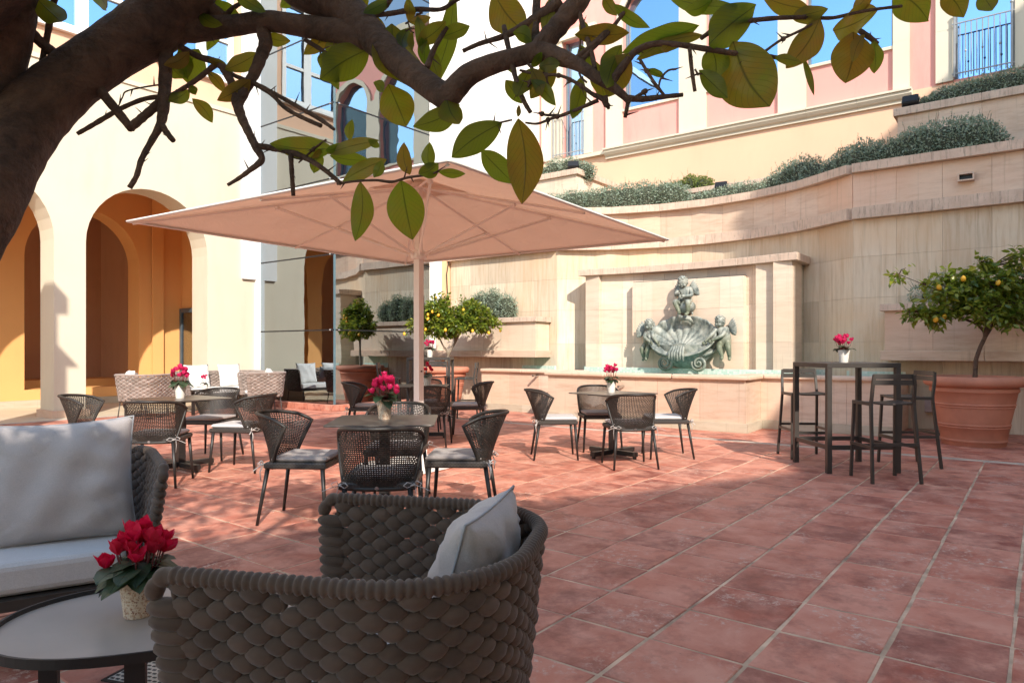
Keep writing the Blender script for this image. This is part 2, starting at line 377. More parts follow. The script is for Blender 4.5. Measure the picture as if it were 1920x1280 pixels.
def bronze():
    m, t, b = new_mat('verdigris_bronze'); v = coords(t, 'Object')
    n = noise_n(t, v, 6, 7, 0.65); g = nd(t, 'ShaderNodeNewGeometry')
    c = ramp(t, n, [(0.3, (0.055, 0.068, 0.065)), (0.45, (0.17, 0.19, 0.17)), (0.6, (0.36, 0.36, 0.31)), (0.75, (0.13, 0.16, 0.16))])
    drip = ramp(t, noise_n(t, coords(t, 'Object', (10, 10, 0.8)), 2, 4, 0.7), [(0.5, (0, 0, 0)), (0.7, (0.7, 0.7, 0.7))])
    c = mixc(t, drip, c, (0.40, 0.41, 0.36))
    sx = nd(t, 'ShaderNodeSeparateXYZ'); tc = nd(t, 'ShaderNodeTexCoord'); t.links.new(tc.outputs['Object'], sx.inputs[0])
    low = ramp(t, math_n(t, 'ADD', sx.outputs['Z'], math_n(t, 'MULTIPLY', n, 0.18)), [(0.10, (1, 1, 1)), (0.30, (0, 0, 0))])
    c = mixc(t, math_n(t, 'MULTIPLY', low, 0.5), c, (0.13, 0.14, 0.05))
    t.links.new(c, b.inputs['Base Color']); b.inputs['Roughness'].default_value = 0.6; b.inputs['Metallic'].default_value = 0.15
    bump(t, b, noise_n(t, v, 40, 4), 0.3, 0.004); return m
M['bronze'] = bronze()
def mosaic():
    m, t, b = new_mat('green_mosaic'); v = coords(t, 'World', (1, 1, 1))
    mp = nd(t, 'ShaderNodeMapping'); mp.inputs['Rotation'].default_value = (0, rad(90), 0)
    sx = nd(t, 'ShaderNodeSeparateXYZ'); t.links.new(v, sx.inputs[0]); cb = nd(t, 'ShaderNodeCombineXYZ')
    t.links.new(sx.outputs['Y'], cb.inputs[0]); t.links.new(sx.outputs['Z'], cb.inputs[1])
    br = nd(t, 'ShaderNodeTexBrick'); br.offset = 0; br.inputs['Scale'].default_value = 1; br.inputs['Brick Width'].default_value = 0.035; br.inputs['Row Height'].default_value = 0.035
    br.inputs['Mortar Size'].default_value = 0.003; br.inputs['Color1'].default_value = (0.42, 0.56, 0.46, 1); br.inputs['Color2'].default_value = (0.66, 0.70, 0.61, 1); br.inputs['Mortar'].default_value = (0.6, 0.6, 0.55, 1)
    t.links.new(cb.outputs[0], br.inputs['Vector'])
    t.links.new(br.outputs['Color'], b.inputs['Base Color']); b.inputs['Roughness'].default_value = 0.3; return m
M['mosaic'] = mosaic()
m, t, b = new_mat('pool_water'); b.inputs['Base Color'].default_value = (0.12, 0.28, 0.25, 1); b.inputs['Roughness'].default_value = 0.05
bump(t, b, noise_n(t, coords(t, 'World'), 9, 3), 0.2, 0.02); M['water'] = m

def leaf_mat(name, c1, c2, cy, trans, veins=True, yel=0.35, rough=0.35, tw=0.45):
    m, t, b = new_mat(name); uvn = nd(t, 'ShaderNodeUVMap'); sx = nd(t, 'ShaderNodeSeparateXYZ'); t.links.new(uvn.outputs[0], sx.inputs[0])
    g = nd(t, 'ShaderNodeNewGeometry'); oi = nd(t, 'ShaderNodeObjectInfo')
    rnd = math_n(t, 'FRACT', math_n(t, 'ADD', g.outputs['Random Per Island'], oi.outputs['Random']))
    v = coords(t, 'World'); n = noise_n(t, v, 22 if veins else 5, 4)
    col = ramp(t, math_n(t, 'ADD', math_n(t, 'MULTIPLY', rnd, 0.6), math_n(t, 'MULTIPLY', n, 0.4)), [(0.2, c1), (0.75, c2)])
    yf = ramp(t, math_n(t, 'MULTIPLY', math_n(t, 'ADD', n, rnd), 0.5), [(0.50, (0, 0, 0)), (0.78, (yel,)*3)])
    col = mixc(t, yf, col, cy); tcol = mixc(t, yf, trans, cy)
    if veins:
        au = math_n(t, 'ABSOLUTE', math_n(t, 'SUBTRACT', sx.outputs[0], 0.5))
        ph = math_n(t, 'SUBTRACT', math_n(t, 'MULTIPLY', sx.outputs[1], 11.0), math_n(t, 'MULTIPLY', au, 7.0))
        w = math_n(t, 'ABSOLUTE', math_n(t, 'SUBTRACT', math_n(t, 'FRACT', ph), 0.5))
        sv = ramp(t, w, [(0.0, (1, 1, 1)), (0.07, (0, 0, 0))])
        mv = ramp(t, au, [(0.0, (1, 1, 1)), (0.035, (0, 0, 0))])
        vm = math_n(t, 'MAXIMUM', math_n(t, 'MULTIPLY', sv, 0.55), mv)
        col = mixc(t, math_n(t, 'MULTIPLY', vm, 0.6), col, tuple(x*0.45 for x in c1)); tcol = mixc(t, math_n(t, 'MULTIPLY', vm, 0.75), tcol, tuple(x*0.5 for x in c1))
        bump(t, b, math_n(t, 'SUBTRACT', math_n(t, 'MULTIPLY', n, 0.6), vm), 0.45, 0.002)
    t.links.new(col, b.inputs['Base Color']); b.inputs['Roughness'].default_value = rough
    tr = nd(t, 'ShaderNodeBsdfTranslucent'); t.links.new(tcol, tr.inputs[0])
    mx = nd(t, 'ShaderNodeMixShader'); mx.inputs[0].default_value = tw
    t.links.new(b.outputs[0], mx.inputs[1]); t.links.new(tr.outputs[0], mx.inputs[2]); t.links.new(mx.outputs[0], t.nodes['Material Output'].inputs[0]); return m
M['leaf_near'] = leaf_mat('near_lemon_leaf', (0.045, 0.080, 0.010), (0.12, 0.15, 0.014), (0.36, 0.17, 0.02), (0.30, 0.38, 0.02), True, 0.75, 0.38, 0.62)
M['leaf_lemon'] = leaf_mat('lemon_leaf', (0.040, 0.085, 0.012), (0.15, 0.21, 0.025), (0.46, 0.42, 0.05), (0.38, 0.46, 0.05), False, 0.5, 0.35, 0.35)
M['leaf_silver'] = leaf_mat('silver_shrub_leaf', (0.16, 0.22, 0.15), (0.38, 0.45, 0.36), (0.36, 0.36, 0.24), (0.28, 0.36, 0.20), False, 0.2, 0.7, 0.25)
M['leaf_green'] = leaf_mat('green_shrub_leaf', (0.10, 0.15, 0.03), (0.20, 0.25, 0.06), (0.30, 0.25, 0.08), (0.25, 0.3, 0.06), False, 0.3, 0.6, 0.3)
M['leaf_cyc'] = leaf_mat('cyclamen_leaf', (0.018, 0.040, 0.016), (0.055, 0.085, 0.040), (0.12, 0.15, 0.10), (0.06, 0.12, 0.02), True, 0.35, 0.45, 0.15)
def petal(name, c, tc):
    m, t, b = new_mat(name); g = nd(t, 'ShaderNodeNewGeometry')
    col = ramp(t, g.outputs['Random Per Island'], [(0, tuple(x*0.75 for x in c)), (1, c)])
    t.links.new(col, b.inputs['Base Color']); b.inputs['Roughness'].default_value = 0.55
    tr = nd(t, 'ShaderNodeBsdfTranslucent'); tr.inputs[0].default_value = (*tc, 1); mx = nd(t, 'ShaderNodeMixShader'); mx.inputs[0].default_value = 0.4
    t.links.new(b.outputs[0], mx.inputs[1]); t.links.new(tr.outputs[0], mx.inputs[2]); t.links.new(mx.outputs[0], t.nodes['Material Output'].inputs[0]); return m
M['petal'] = petal('magenta_petal', (0.72, 0.03, 0.16), (0.9, 0.04, 0.2))
M['petal_red'] = petal('crimson_petal', (0.70, 0.012, 0.060), (0.8, 0.01, 0.08))
M['stem_red'] = plain('red_stem', (0.16, 0.03, 0.03), 0.6, bs=0)
M['lemon'] = plain('lemon_skin', (0.70, 0.38, 0.03), 0.45, var=0.15, scale=9, bs=0.3, bscale=90)
def bark(name, c1, c2):
    m, t, b = new_mat(name); v = coords(t, 'Object'); n = noise_n(t, v, 14, 7, 0.7, 0.4); n2 = noise_n(t, v, 60, 4)
    col = ramp(t, n, [(0.3, c1), (0.7, c2)]); t.links.new(col, b.inputs['Base Color']); b.inputs['Roughness'].default_value = 0.85
    bump(t, b, math_n(t, 'ADD', n, math_n(t, 'MULTIPLY', n2, 0.9)), 1.0, 0.012); return m
M['bark'] = bark('lemon_bark', (0.030, 0.016, 0.011), (0.19, 0.105, 0.070))
M['bark_pale'] = bark('pale_bark', (0.14, 0.10, 0.07), (0.28, 0.22, 0.16))
def pot_pattern():
    m, t, b = new_mat('patterned_ceramic'); tc = nd(t, 'ShaderNodeTexCoord')
    sx = nd(t, 'ShaderNodeSeparateXYZ'); t.links.new(tc.outputs['Object'], sx.inputs[0])
    an = math_n(t, 'MULTIPLY', math_n(t, 'ARCTAN2', sx.outputs['Y'], sx.outputs['X']), 12/(2*PI)*1.5); zz = math_n(t, 'MULTIPLY', sx.outputs['Z'], 52)
    cb = nd(t, 'ShaderNodeCombineXYZ'); t.links.new(an, cb.inputs[0]); t.links.new(zz, cb.inputs[1])
    fr = nd(t, 'ShaderNodeVectorMath', operation='FRACTION'); t.links.new(cb.outputs[0], fr.inputs[0])
    sb = nd(t, 'ShaderNodeVectorMath', operation='SUBTRACT'); t.links.new(fr.outputs[0], sb.inputs[0]); sb.inputs[1].default_value = (0.5, 0.5, 0)
    s2 = nd(t, 'ShaderNodeSeparateXYZ'); t.links.new(sb.outputs[0], s2.inputs[0])
    ln = nd(t, 'ShaderNodeVectorMath', operation='LENGTH'); t.links.new(sb.outputs[0], ln.inputs[0])
    pa = math_n(t, 'COSINE', math_n(t, 'MULTIPLY', math_n(t, 'ARCTAN2', s2.outputs['Y'], s2.outputs['X']), 4))
    rr = math_n(t, 'ADD', 0.26, math_n(t, 'MULTIPLY', pa, 0.13))
    vo = nd(t, 'ShaderNodeTexVoronoi'); vo.inputs['Scale'].default_value = 2.2; t.links.new(cb.outputs[0], vo.inputs['Vector'])
    fl = ramp(t, vo.outputs['Distance'], [(0.22, (1, 1, 1)), (0.34, (0, 0, 0))]); dot = ramp(t, noise_n(t, cb.outputs[0], 3.0, 3), [(0.58, (0, 0, 0)), (0.64, (1, 1, 1))])
    n = noise_n(t, tc.outputs['Object'], 60, 4)
    msk = math_n(t, 'MULTIPLY', math_n(t, 'MAXIMUM', fl, dot), ramp(t, n, [(0.42, (0, 0, 0)), (0.52, (1, 1, 1))]))
    col = mixc(t, msk, mixc(t, ramp(t, noise_n(t, tc.outputs['Object'], 110, 3), [(0.5, (0, 0, 0)), (0.6, (0.7, 0.7, 0.7))]), (0.70, 0.56, 0.42), (0.45, 0.22, 0.12)), (0.24, 0.06, 0.03)); t.links.new(col, b.inputs['Base Color']); b.inputs['Roughness'].default_value = 0.5
    bump(t, b, n, 0.3, 0.002); return m
M['pot'] = pot_pattern()
# ------------------------------------------------------------------ ground and paving
def struct(name, mb, mt, label=None, parent=None, **k):
    o = mb.build(name, mt, parent, **k); o['kind'] = 'structure'
    if label: o['label'] = label
    return o
mb = MB(); mb.add([(-60, -60, -0.0042), (80, -60, -0.0042), (80, 80, -0.0042), (-60, 80, -0.0042)], [(0, 1, 2, 3)])
ground = struct('ground', mb, M['mortar'], 'pale mortar bed showing in the joints between the terracotta tiles')
court = bpy.data.objects.new('courtyard_floor', None); link(court); court['kind'] = 'structure'; court['label'] = 'courtyard paved with square terracotta tiles and wide pale joints'

def tile_variant(sx, sy, seed):
    r = random.Random(seed); mb = MB(); g = 0.0075; b = 0.005
    def j(): return r.uniform(-0.0035, 0.0035)
    c = [(g+j(), g+j()), (sx-g+j(), g+j()), (sx-g+j(), sy-g+j()), (g+j(), sy-g+j())]
    # slightly wavy edges: extra point at the middle of each side
    pts = []
    for i in range(4):
        a = c[i]; d = c[(i+1) % 4]; pts.append(a); pts.append(((a[0]+d[0])/2+r.uniform(-0.003, 0.003), (a[1]+d[1])/2+r.uniform(-0.003, 0.003)))
    cx, cy = sx/2, sy/2
    top = [(x+(cx-x)*b*4, y+(cy-y)*b*4, 0.0) for x, y in pts]
    mid = [(x, y, -0.0035) for x, y in pts]; low = [(x, y, -0.011) for x, y in pts]
    vs = top+mid+low; fs = [tuple(range(8))]
    for k in (0, 8):
        for i in range(8): fs.append((k+(i+1) % 8, k+i, k+8+i, k+8+(i+1) % 8))
    mb.add(vs, fs); return mb
tv = [tile_variant(TSX, TSY, s) for s in range(6)]
tmesh = [t_.mesh('tile', M['tile']) for t_ in tv]
cells = []
for i in range(-6, 17):
    for k in range(-12, 34):
        x = TX0+TSX*i; y = TY0+TSY*k
        if x+TSX > 8.80 or y > 13.15 or (x > 8.3 and y > 10.6): continue
        cx_, cy_ = x+TSX/2, y+TSY/2
        f = cx_*CT+cy_*ST; r = cx_*ST-cy_*CT
        if f < 0.6 or abs(r) > 0.80*f+0.6: vis = 0
        else: vis = 1
        hid = (f < 2.0 and r < 0.1)
        cells.append(((0 if vis and not hid else 1000)+f, x, y, vis))
cells.sort(); rest = MB(); rr = random.Random(3)
for n, (f, x, y, vis) in enumerate(cells):
    dz = rr.uniform(-0.0018, 0.0008); k = rr.randrange(6)
    if n < 298:
        o = bpy.data.objects.new('tile', tmesh[k]); link(o, court); o.location = (x, y, dz); o.rotation_euler = (rr.uniform(-.003, .003), rr.uniform(-.003, .003), 0)
    else:
        q = tv[k]; rest.add([(a+x, b+y, c+dz) for a, b, c in q.v], q.f)
rest.build('distant_tile', M['tile'], court, kind='stuff')
# drain, border and diagonal tiles beyond the drain
mb = MB(); mb.box((8.83, -6, -0.02), (8.86, 10.62, -0.001)); mb.box((8.93, -6, -0.02), (8.965, 10.62, -0.001))
for k in range(0): pass
mb.build('drain_kerb', M['threshold'], court)
mb = MB(); mb.box((8.86, -6, -0.02), (8.93, 10.62, -0.006)); mb.build('drain_channel', M['steel'], court)
mb = MB(); mb.box((2.0, 10.36, -0.006), (8.3, 10.40, 0.001)); mb.build('drain_channel', M['steel'], court)
# cut tiles between last full row and the drain
mb = MB(); x = TX0+TSX*17-TSX+TSX
xe = max(c[1] for c in cells if c[1] < 8.5)+TSX
for k in range(-12, 27):
    y = TY0+TSY*k
    if y > 10.2: continue
    if 8.825-xe > 0.03: mb.rbox((xe+0.006, y+0.006, -0.012), (8.825, y+TSY-0.006, rr.uniform(-0.002, 0)), 0.004)
if mb.v: mb.build('distant_tile', M['tile'], court, kind='stuff')
dg = MB(); c45 = math.cos(PI/4)
def clip(poly, ax, val, keep_gt):
    out = []
    for i in range(len(poly)):
        a, b = poly[i], poly[(i+1) % len(poly)]
        ina = (a[ax] > val) == keep_gt; inb = (b[ax] > val) == keep_gt
        if ina: out.append(a)
        if ina != inb:
            t_ = (val-a[ax])/(b[ax]-a[ax]); out.append((a[0]+(b[0]-a[0])*t_, a[1]+(b[1]-a[1])*t_))
    return out
for i in range(-25, 40):
    for k in range(-40, 30):
        q = []
        for (u, v) in ((0.008, 0.008), (0.392, 0.008), (0.392, 0.392), (0.008, 0.392)):
            uu = i*0.4+u; vv = k*0.4+v; q.append((8.9+(uu-vv)*c45, (uu+vv)*c45))
        for (ax, val, gt) in ((0, 8.975, True), (0, 11.9, False), (1, -5, True), (1, 10.6, False)):
            if q: q = clip(q, ax, val, gt)
        if len(q) > 2: dg.prism(q, -0.011, rr.uniform(-0.002, 0.0))
dg.build('diagonal_tile', M['tile_diag'], court, kind='stuff')
# perforated drain cover in the paving near the low table
dc = thing('drain_cover', 'square perforated beige metal drain cover set in the tiles beside the low oval table', 'drain cover', tuple(RF(-1.27, 2.58, 0)), rad(20))
mb = MB(); n_ = 12; s_ = 0.15
mb.box((-s_, -s_, -0.002), (s_, s_, 0.003)); mb.build('cover_plate', plain('beige_steel', (0.62, 0.56, 0.46), 0.45, 0.3, bs=0), dc)
mb = MB()
for i in range(n_):
    for j in range(n_):
        x = -s_+0.02+i*(2*s_-0.04)/(n_-1); y = -s_+0.02+j*(2*s_-0.04)/(n_-1)
        mb.cbox((x, y, 0.0035), (0.008, 0.014, 0.002))
mb.build('cover_hole', M['metal_black'], dc)
mb = MB(); 
for a in (-1, 1): mb.box((a*s_-0.006, -s_-0.006, -0.002), (a*s_+0.006, s_+0.006, 0.005)); mb.box((-s_+0.006, a*s_-0.006, -0.002), (s_-0.006, a*s_+0.006, 0.005))
mb.build('cover_frame', M['metal_dark'], dc)

# ------------------------------------------------------------------ wall builder with openings
def wall(mb, a0, a1, z0, z1, d0, d1, ops, axis='x', m=0, nseg=20):
    """wall along axis from a0 to a1, thickness d0..d1; openings (a, b, sill, spring, arched)"""
    def B(p0, p1, q0, q1):
        if p1-p0 < 1e-4 or q1-q0 < 1e-4: return
        if axis == 'x': mb.box((p0, d0, q0), (p1, d1, q1), m)
        else: mb.box((d0, p0, q0), (d1, p1, q1), m)
    cur = a0
    for (a, b, sill, spr, arch) in sorted(ops):
        B(cur, a, z0, z1)
        B(a, b, z0, sill)
        if not arch: B(a, b, spr, z1)
        else:
            c = (a+b)/2; R = (b-a)/2
            ps = [(c-R*math.cos(PI*i/nseg), spr+arch*R*math.sin(PI*i/nseg)) for i in range(nseg+1)]
            for i in range(nseg):
                (pa, qa), (pb, qb) = ps[i], ps[i+1]
                co = [(pa, qa), (pb, qb), (pb, z1), (pa, z1)]
                if axis == 'x': vs = [(p, d0, q) for p, q in co]+[(p, d1, q) for p, q in co]
                else: vs = [(d0, p, q) for p, q in co]+[(d1, p, q) for p, q in co]
                mb.add(vs, [(0, 1, 2, 3), (7, 6, 5, 4), (0, 4, 5, 1), (2, 6, 7, 3)] + ([(1, 5, 6, 2)] if False else []), m)
        cur = b
    B(cur, a1, z0, z1)

# ------------------------------------------------------------------ left building: arcade below, windows above
FY = 13.45
lb = thing('arcade_building', 'cream two storey building with round arcade openings and a peach upper floor', 'building', (0, 0, 0))
def lpart(name, mb, mt, **k): return fix_normals(mb.build(name, mt, lb, **k))
arches = [(0.04-0.35, 2.29-0.35, 0.0, 3.08, 1.0), (2.44, 4.69, 0.0, 3.08, 1.0), (5.19, 7.44, 0.0, 3.08, 1.0)]
arches[0] = (-0.31, 1.94, 0.0, 3.08, 1.0)
mb = MB(); wall(mb, -6, 8.58, 0, 6.08, FY, FY+0.6, arches); lpart('arcade_wall', mb, M['cream'])
wins = [(4.35, 6.05, 6.72, 9.0, 0), (6.50, 8.02, 6.72, 9.0, 0), (2.2, 3.9, 6.72, 9.0, 0)]
mb = MB(); wall(mb, -6, 8.58, 6.16, 9.9, FY+0.02, FY+0.6, wins); lpart('upper_wall', mb, M['peach'])
mb = MB(); mb.box((-6, FY-0.03, 6.08), (8.58, FY+0.6, 6.16)); lpart('string_course', mb, M['cream'])
mb = MB(); mb.box((-6, FY-0.25, 9.9), (8.58, FY+0.9, 10.1)); lpart('cornice', mb, M['white_wall'])
for (a, b) in ((4.69, 5.19), (1.94, 2.44)):
    mb = MB(); mb.box((a-0.05, FY-0.05, 0), (b+0.05, FY+0.65, 0.13)); bevel(lpart('pier_base', mb, M['trav_pink']), 0.006)
mb = MB(); mb.box((7.44, FY-0.04, 0), (8.15, FY, 0.12)); lpart('pier_base', mb, M['trav_pink'])
# white corner pilaster beside the glass tower
mb = MB(); mb.box((8.19, FY-0.06, 2.67), (8.60, FY-0.002, 10.0)); mb.box((8.50, FY-0.06, 0.0), (8.60, FY-0.002, 2.67)); lpart('corner_pilaster', mb, M['white_wall'])
# windows of the upper floor
for wi, (a, b, s_, h_, _) in enumerate(wins):
    w = bpy.data.objects.new('window', None); link(w, lb); w.location = ((a+b)/2, FY+0.02, s_)
    W2 = (b-a)/2; H = h_-s_
    mb = MB()
    for (x0, x1, z0, z1) in ((-W2, -W2+0.11, 0, H), (W2-0.11, W2, 0, H), (-W2+0.11, W2-0.11, 0, 0.11), (-W2+0.11, W2-0.11, H-0.11, H)):
        mb.box((x0, -0.02, z0), (x1, 0.10, z1))
    bevel(mb.build('window_frame', M['white_frame'], w), 0.008)
    mb = MB(); xm = -0.06 if wi == 0 else (0.08 if wi == 1 else 0)
    mb.box((xm-0.10, -0.012, 0.11), (xm+0.10, 0.08, H-0.11)); mb.box((-W2+0.11, -0.008, 0.80), (xm-0.10, 0.07, 0.87)); mb.box((xm+0.10, -0.008, 0.80), (W2-0.11, 0.07, 0.87))
    mb.build('mullion', M['white_frame'], w)
    mb = MB(); mb.box((-W2+0.10, 0.04, 0.10), (W2-0.10, 0.05, H-0.10)); mb.build('pane', M['glass_sky'], w)
    mb = MB(); mb.box((-W2-0.08, -0.10, -0.055), (W2+0.08, 0.03, 0.0)); mb.build('sill', M['white_frame'], w)
# inside the arcade
BY = 16.4
mb = MB(); wall(mb, -6, 8.58, 0, 5.2, BY, BY+0.55, [(2.44, 4.69, 0.36, 3.08, 1.0), (5.19, 7.44, 0.36, 3.08, 1.0), (-0.31, 1.94, 0.36, 3.08, 1.0)]); lpart('inner_wall', mb, M['orange'])
mb = MB(); mb.box((-6, FY+0.6, 5.2), (8.58, 20.4, 5.4)); lpart('arcade_ceiling', mb, M['orange'])
mb = MB(); mb.box((-6, 19.8, 0), (8.58, 20.0, 5.2)); mb.box((8.0, BY+0.55, 0), (8.1, 19.8, 5.2)); lpart('rear_wall', mb, M['brown'])
mb = MB(); mb.box((-6, 19.76, 0.95), (8.5, 19.8, 0.985)); lpart('dado_rail', mb, M['brown'])
mb = MB(); mb.box((-6, 18.6, 0), (8.5, 19.75, 0.46)); lpart('rear_bench', mb, M['orange'])
mb = MB(); mb.box((8.42, FY+0.6, 0), (8.58, BY, 5.2)); lpart('end_wall', mb, M['orange'])
mb = MB(); mb.box((7.70, BY-0.10, 0), (7.95, BY-0.052, 5.2)); mb.box((7.70, FY+0.6, 4.3), (8.42, BY-0.1, 4.6)); lpart('inner_pilaster', mb, M['orange'])
mb = MB(); mb.box((-6, BY-0.05, 0), (7.7, BY-0.002, 0.15)); lpart('inner_plinth', mb, M['plinth'])
mb = MB(); mb.box((-6, FY-0.30, -0.01), (8.3, 20, 0.004)); struct('path', mb, M['path'], 'pale stone floor inside the arcade')
mb = MB(); mb.box((-6, FY-0.42, -0.01), (8.3, FY-0.305, 0.002)); struct('threshold_strip', mb, M['threshold'], 'grey stone strip along the foot of the arcade')
# grey framed door in the end wall of the arcade, seen through the second arch
dr = bpy.data.objects.new('door', None); link(dr, lb); dr.location = (8.40, 15.74, 0)
mb = MB()
for (y0, y1, z0, z1) in ((-0.62, -0.54, 0, 2.15), (0.54, 0.62, 0, 2.15), (-0.54, 0.54, 2.05, 2.15)): mb.box((-0.05, y0, z0), (0.02, y1, z1))
mb.build('door_frame', plain('blue_grey_frame', (0.10, 0.13, 0.16), 0.4, 0.3, bs=0), dr)
mb = MB(); mb.box((-0.02, -0.54, 0.0), (0.0, 0.54, 2.05)); mb.build('pane', glass('door_glass', 0.25, (0.5, 0.5, 0.45)), dr)
mb = MB(); mb.box((-0.03, -0.42, 0.9), (-0.02, -0.40, 1.3)); mb.build('handle', M['chrome'], dr)

# unseen capped pillar added left of the frame to cast the shadow on the pier
pil = thing('shadow_pillar', 'unseen capped pillar added left of the tables to cast a shadow on the arcade pier', 'pillar', (0.38, 8.25, 0))
mb = MB(); mb.box((-0.27, -0.27, 0), (0.27, 0.27, 6.55)); mb.build('shaft', M['creamstone'], pil)
mb = MB(); mb.box((-0.36, -0.36, 6.55), (0.36, 0.36, 6.85)); mb.build('cap', M['creamstone'], pil)
mb = MB(); mb.prism([(0.275, -0.15), (0.50, -0.15), (0.50, 0.1), (0.275, 0.1)], 0, 5.5); mb.add([(0.275, -0.2, 5.5), (0.66, -0.2, 5.5), (0.275, -0.2, 5.95), (0.275, 0.15, 5.5), (0.66, 0.15, 5.5), (0.275, 0.15, 5.95)], [(0, 1, 2), (5, 4, 3), (0, 3, 4, 1), (1, 4, 5, 2), (2, 5, 3, 0)]); mb.build('shadow_post', M['creamstone'], pil)  # lower gabled post, added to shape the second, lower shadow
mb = MB(); mb.box((-0.33, -0.33, 0), (0.33, 0.33, 0.3)); mb.build('base', M['creamstone'], pil)

# ------------------------------------------------------------------ glass tower
GX, GY = 8.60, 10.90; GXE = 11.22
gt = thing('glass_tower', 'tall frameless glass stair tower with reflective panes on a tiled kerb', 'glass tower', (0, 0, 0))
lv = [0.115, 1.56, 3.03, 4.50, 5.96, 7.43, 8.90, 10.4]
for i in range(len(lv)-1):
    z0, z1 = lv[i]+0.008, lv[i+1]-0.008
    for (lo, hi) in (((GX, GY+0.03, z0), (GX+0.016, FY-0.07, z1)), ((GX+0.03, GY, z0), (GXE, GY+0.016, z1))):
        mb = MB(); mb.box(lo, hi); mb.build('pane', M['glass_tower'], gt)
for z in lv[1:-1]:
    mb = MB(); mb.box((GX-0.006, GY+0.0, z-0.014), (GX+0.022, FY-0.07, z+0.014)); mb.build('joint', M['metal_black'], gt)
    mb = MB(); mb.box((GX+0.023, GY-0.006, z-0.014), (GXE, GY+0.022, z+0.014)); mb.build('joint', M['metal_black'], gt)
mb = MB(); mb.box((GX-0.004, GY-0.004, 0.115), (GX+0.028, GY+0.028, 10.4)); mb.build('corner_seal', plain('blue_glass_edge', (0.10, 0.17, 0.20), 0.2, bs=0), gt)
for z in lv[1:-1]:
    mb = MB()
    for (x, y) in ((GX-0.02, GY+0.10), (GX+0.10, GY-0.02)): mb.blob(frame(Vector((x, y, z)), Vector((.022, 0, 0)), Vector((0, .022, 0)), Vector((0, 0, .022))), 8, 5)
    mb.tube([(GX+0.02, GY+0.10, z), (GX+0.3, GY+0.35, z)], 0.012, 6); mb.build('glass_fixing', M['chrome'], gt)
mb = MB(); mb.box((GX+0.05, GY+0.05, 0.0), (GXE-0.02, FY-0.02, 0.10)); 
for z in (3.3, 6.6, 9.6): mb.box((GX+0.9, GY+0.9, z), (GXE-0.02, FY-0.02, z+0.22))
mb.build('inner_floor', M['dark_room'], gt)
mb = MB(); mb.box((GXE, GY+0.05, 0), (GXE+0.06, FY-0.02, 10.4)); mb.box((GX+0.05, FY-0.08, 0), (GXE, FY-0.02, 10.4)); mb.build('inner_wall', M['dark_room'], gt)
mb = MB(); mb.box((GX-0.05, GY-0.05, 10.4), (GXE+0.3, FY, 10.6)); mb.build('roof', M['white_wall'], gt)
# slanted stair flight inside
mb = MB(); A_ = frame(Vector((GX+1.2, GY+1.3, 0.4)), Vector((0, 1, 0)), Vector((0.62, 0, 0.78)), Vector((0.78, 0, -0.62)))
mb.box((-0.3, -0.6, -0.08), (0.6, 3.2, 0.08), M=A_); mb.build('stair_flight', M['orange'], gt)
k0 = MB(); n = 0
for (x0, x1, y0, y1) in ((8.45, 8.60, 10.75, 13.38), (8.60, 11.3, 10.75, 10.90)):
    L = (y1-y0) if x1-x0 < 0.2 else (x1-x0); c = int(L/0.40)
    for i in range(c):
        a, b = i*L/c+0.005, (i+1)*L/c-0.005
        mb = MB()
        if x1-x0 < 0.2: mb.rbox((x0, y0+a, 0), (x1, y0+b, 0.112), 0.006)
        else: mb.rbox((x0+a, y0, 0), (x0+b, y1, 0.112), 0.006)
        mb.build('kerb_tile', M['tile'], gt)

# ------------------------------------------------------------------ plain white and orange wall beyond the tower
wb = thing('white_building', 'tall white rendered wall beside the glass tower, orange at its foot', 'building', (0, 0, 0))
mb = MB(); mb.box((GXE, GY+0.001, 4.5), (15.46, GY+0.05, 10.9)); mb.box((GXE, GY+0.001, 0), (11.62, GY+0.05, 4.5)); fix_normals(mb.build('white_wall', M['white_wall'], wb))
mb = MB(); mb.box((11.62, GY+0.012, 0), (12.6, GY+0.05, 4.5)); mb.build('orange_wall', M['apricot'], wb)
mb = MB(); mb.box((GXE-0.02, GY-0.02, 2.2), (11.70, GY+0.0, 2.23)); mb.build('reveal', M['white_wall'], wb)
mb = MB(); mb.tube([(11.79, GY-0.03, 2.25), (11.76, GY-0.02, 2.9), (11.83, GY-0.04, 3.3), (11.85, GY-0.02, 3.9)], 0.013, 6); mb.build('cable', M['metal_dark'], wb)

# ------------------------------------------------------------------ curved travertine retaining wall
YC = 5.15; CXC = 8.72; RW = 4.23
def wx(y):
    if 2.37 < y < 7.93: return CXC+math.sqrt(max(RW*RW-(y-YC)**2, 0))
    return 11.90
def wall_path(y0, y1, step):
    """points along the wall plan, with outward normal (towards the courtyard)"""
    out = []; n = max(1, round((y1-y0)/step))
    for i in range(n+1):
        y = y0+(y1-y0)*i/n; x = wx(y)
        if 2.37 < y < 7.93: nv = Vector((CXC-x, YC-y, 0)).normalized()
        else: nv = Vector((-1, 0, 0))
        out.append((Vector((x, y, 0)), nv))
    return out
rw = thing('retaining_wall', 'curved travertine retaining wall with two weathered ledges behind the fountain', 'wall')
def slab(p0, n0, p1, n1, z0, z1, d, front, mt, name, parent, g=0.004, b=0.0):
    g = g*0.7
    """curved block between two plan points; front = how far its face stands before the wall line"""
    t = (p1-p0).normalized(); a = p0+t*g; c = p1-t*g
    co = [a+n0*front, c+n1*front, c+n1*(front-d), a+n0*(front-d)]
    mb = MB(); mb.prism([(q.x, q.y) for q in co][::-1], z0+g, z1-g); return mb.build(name, mt, parent)
segs = [(-3.0, 2.37), (2.37, 7.93), (7.93, 10.88)]
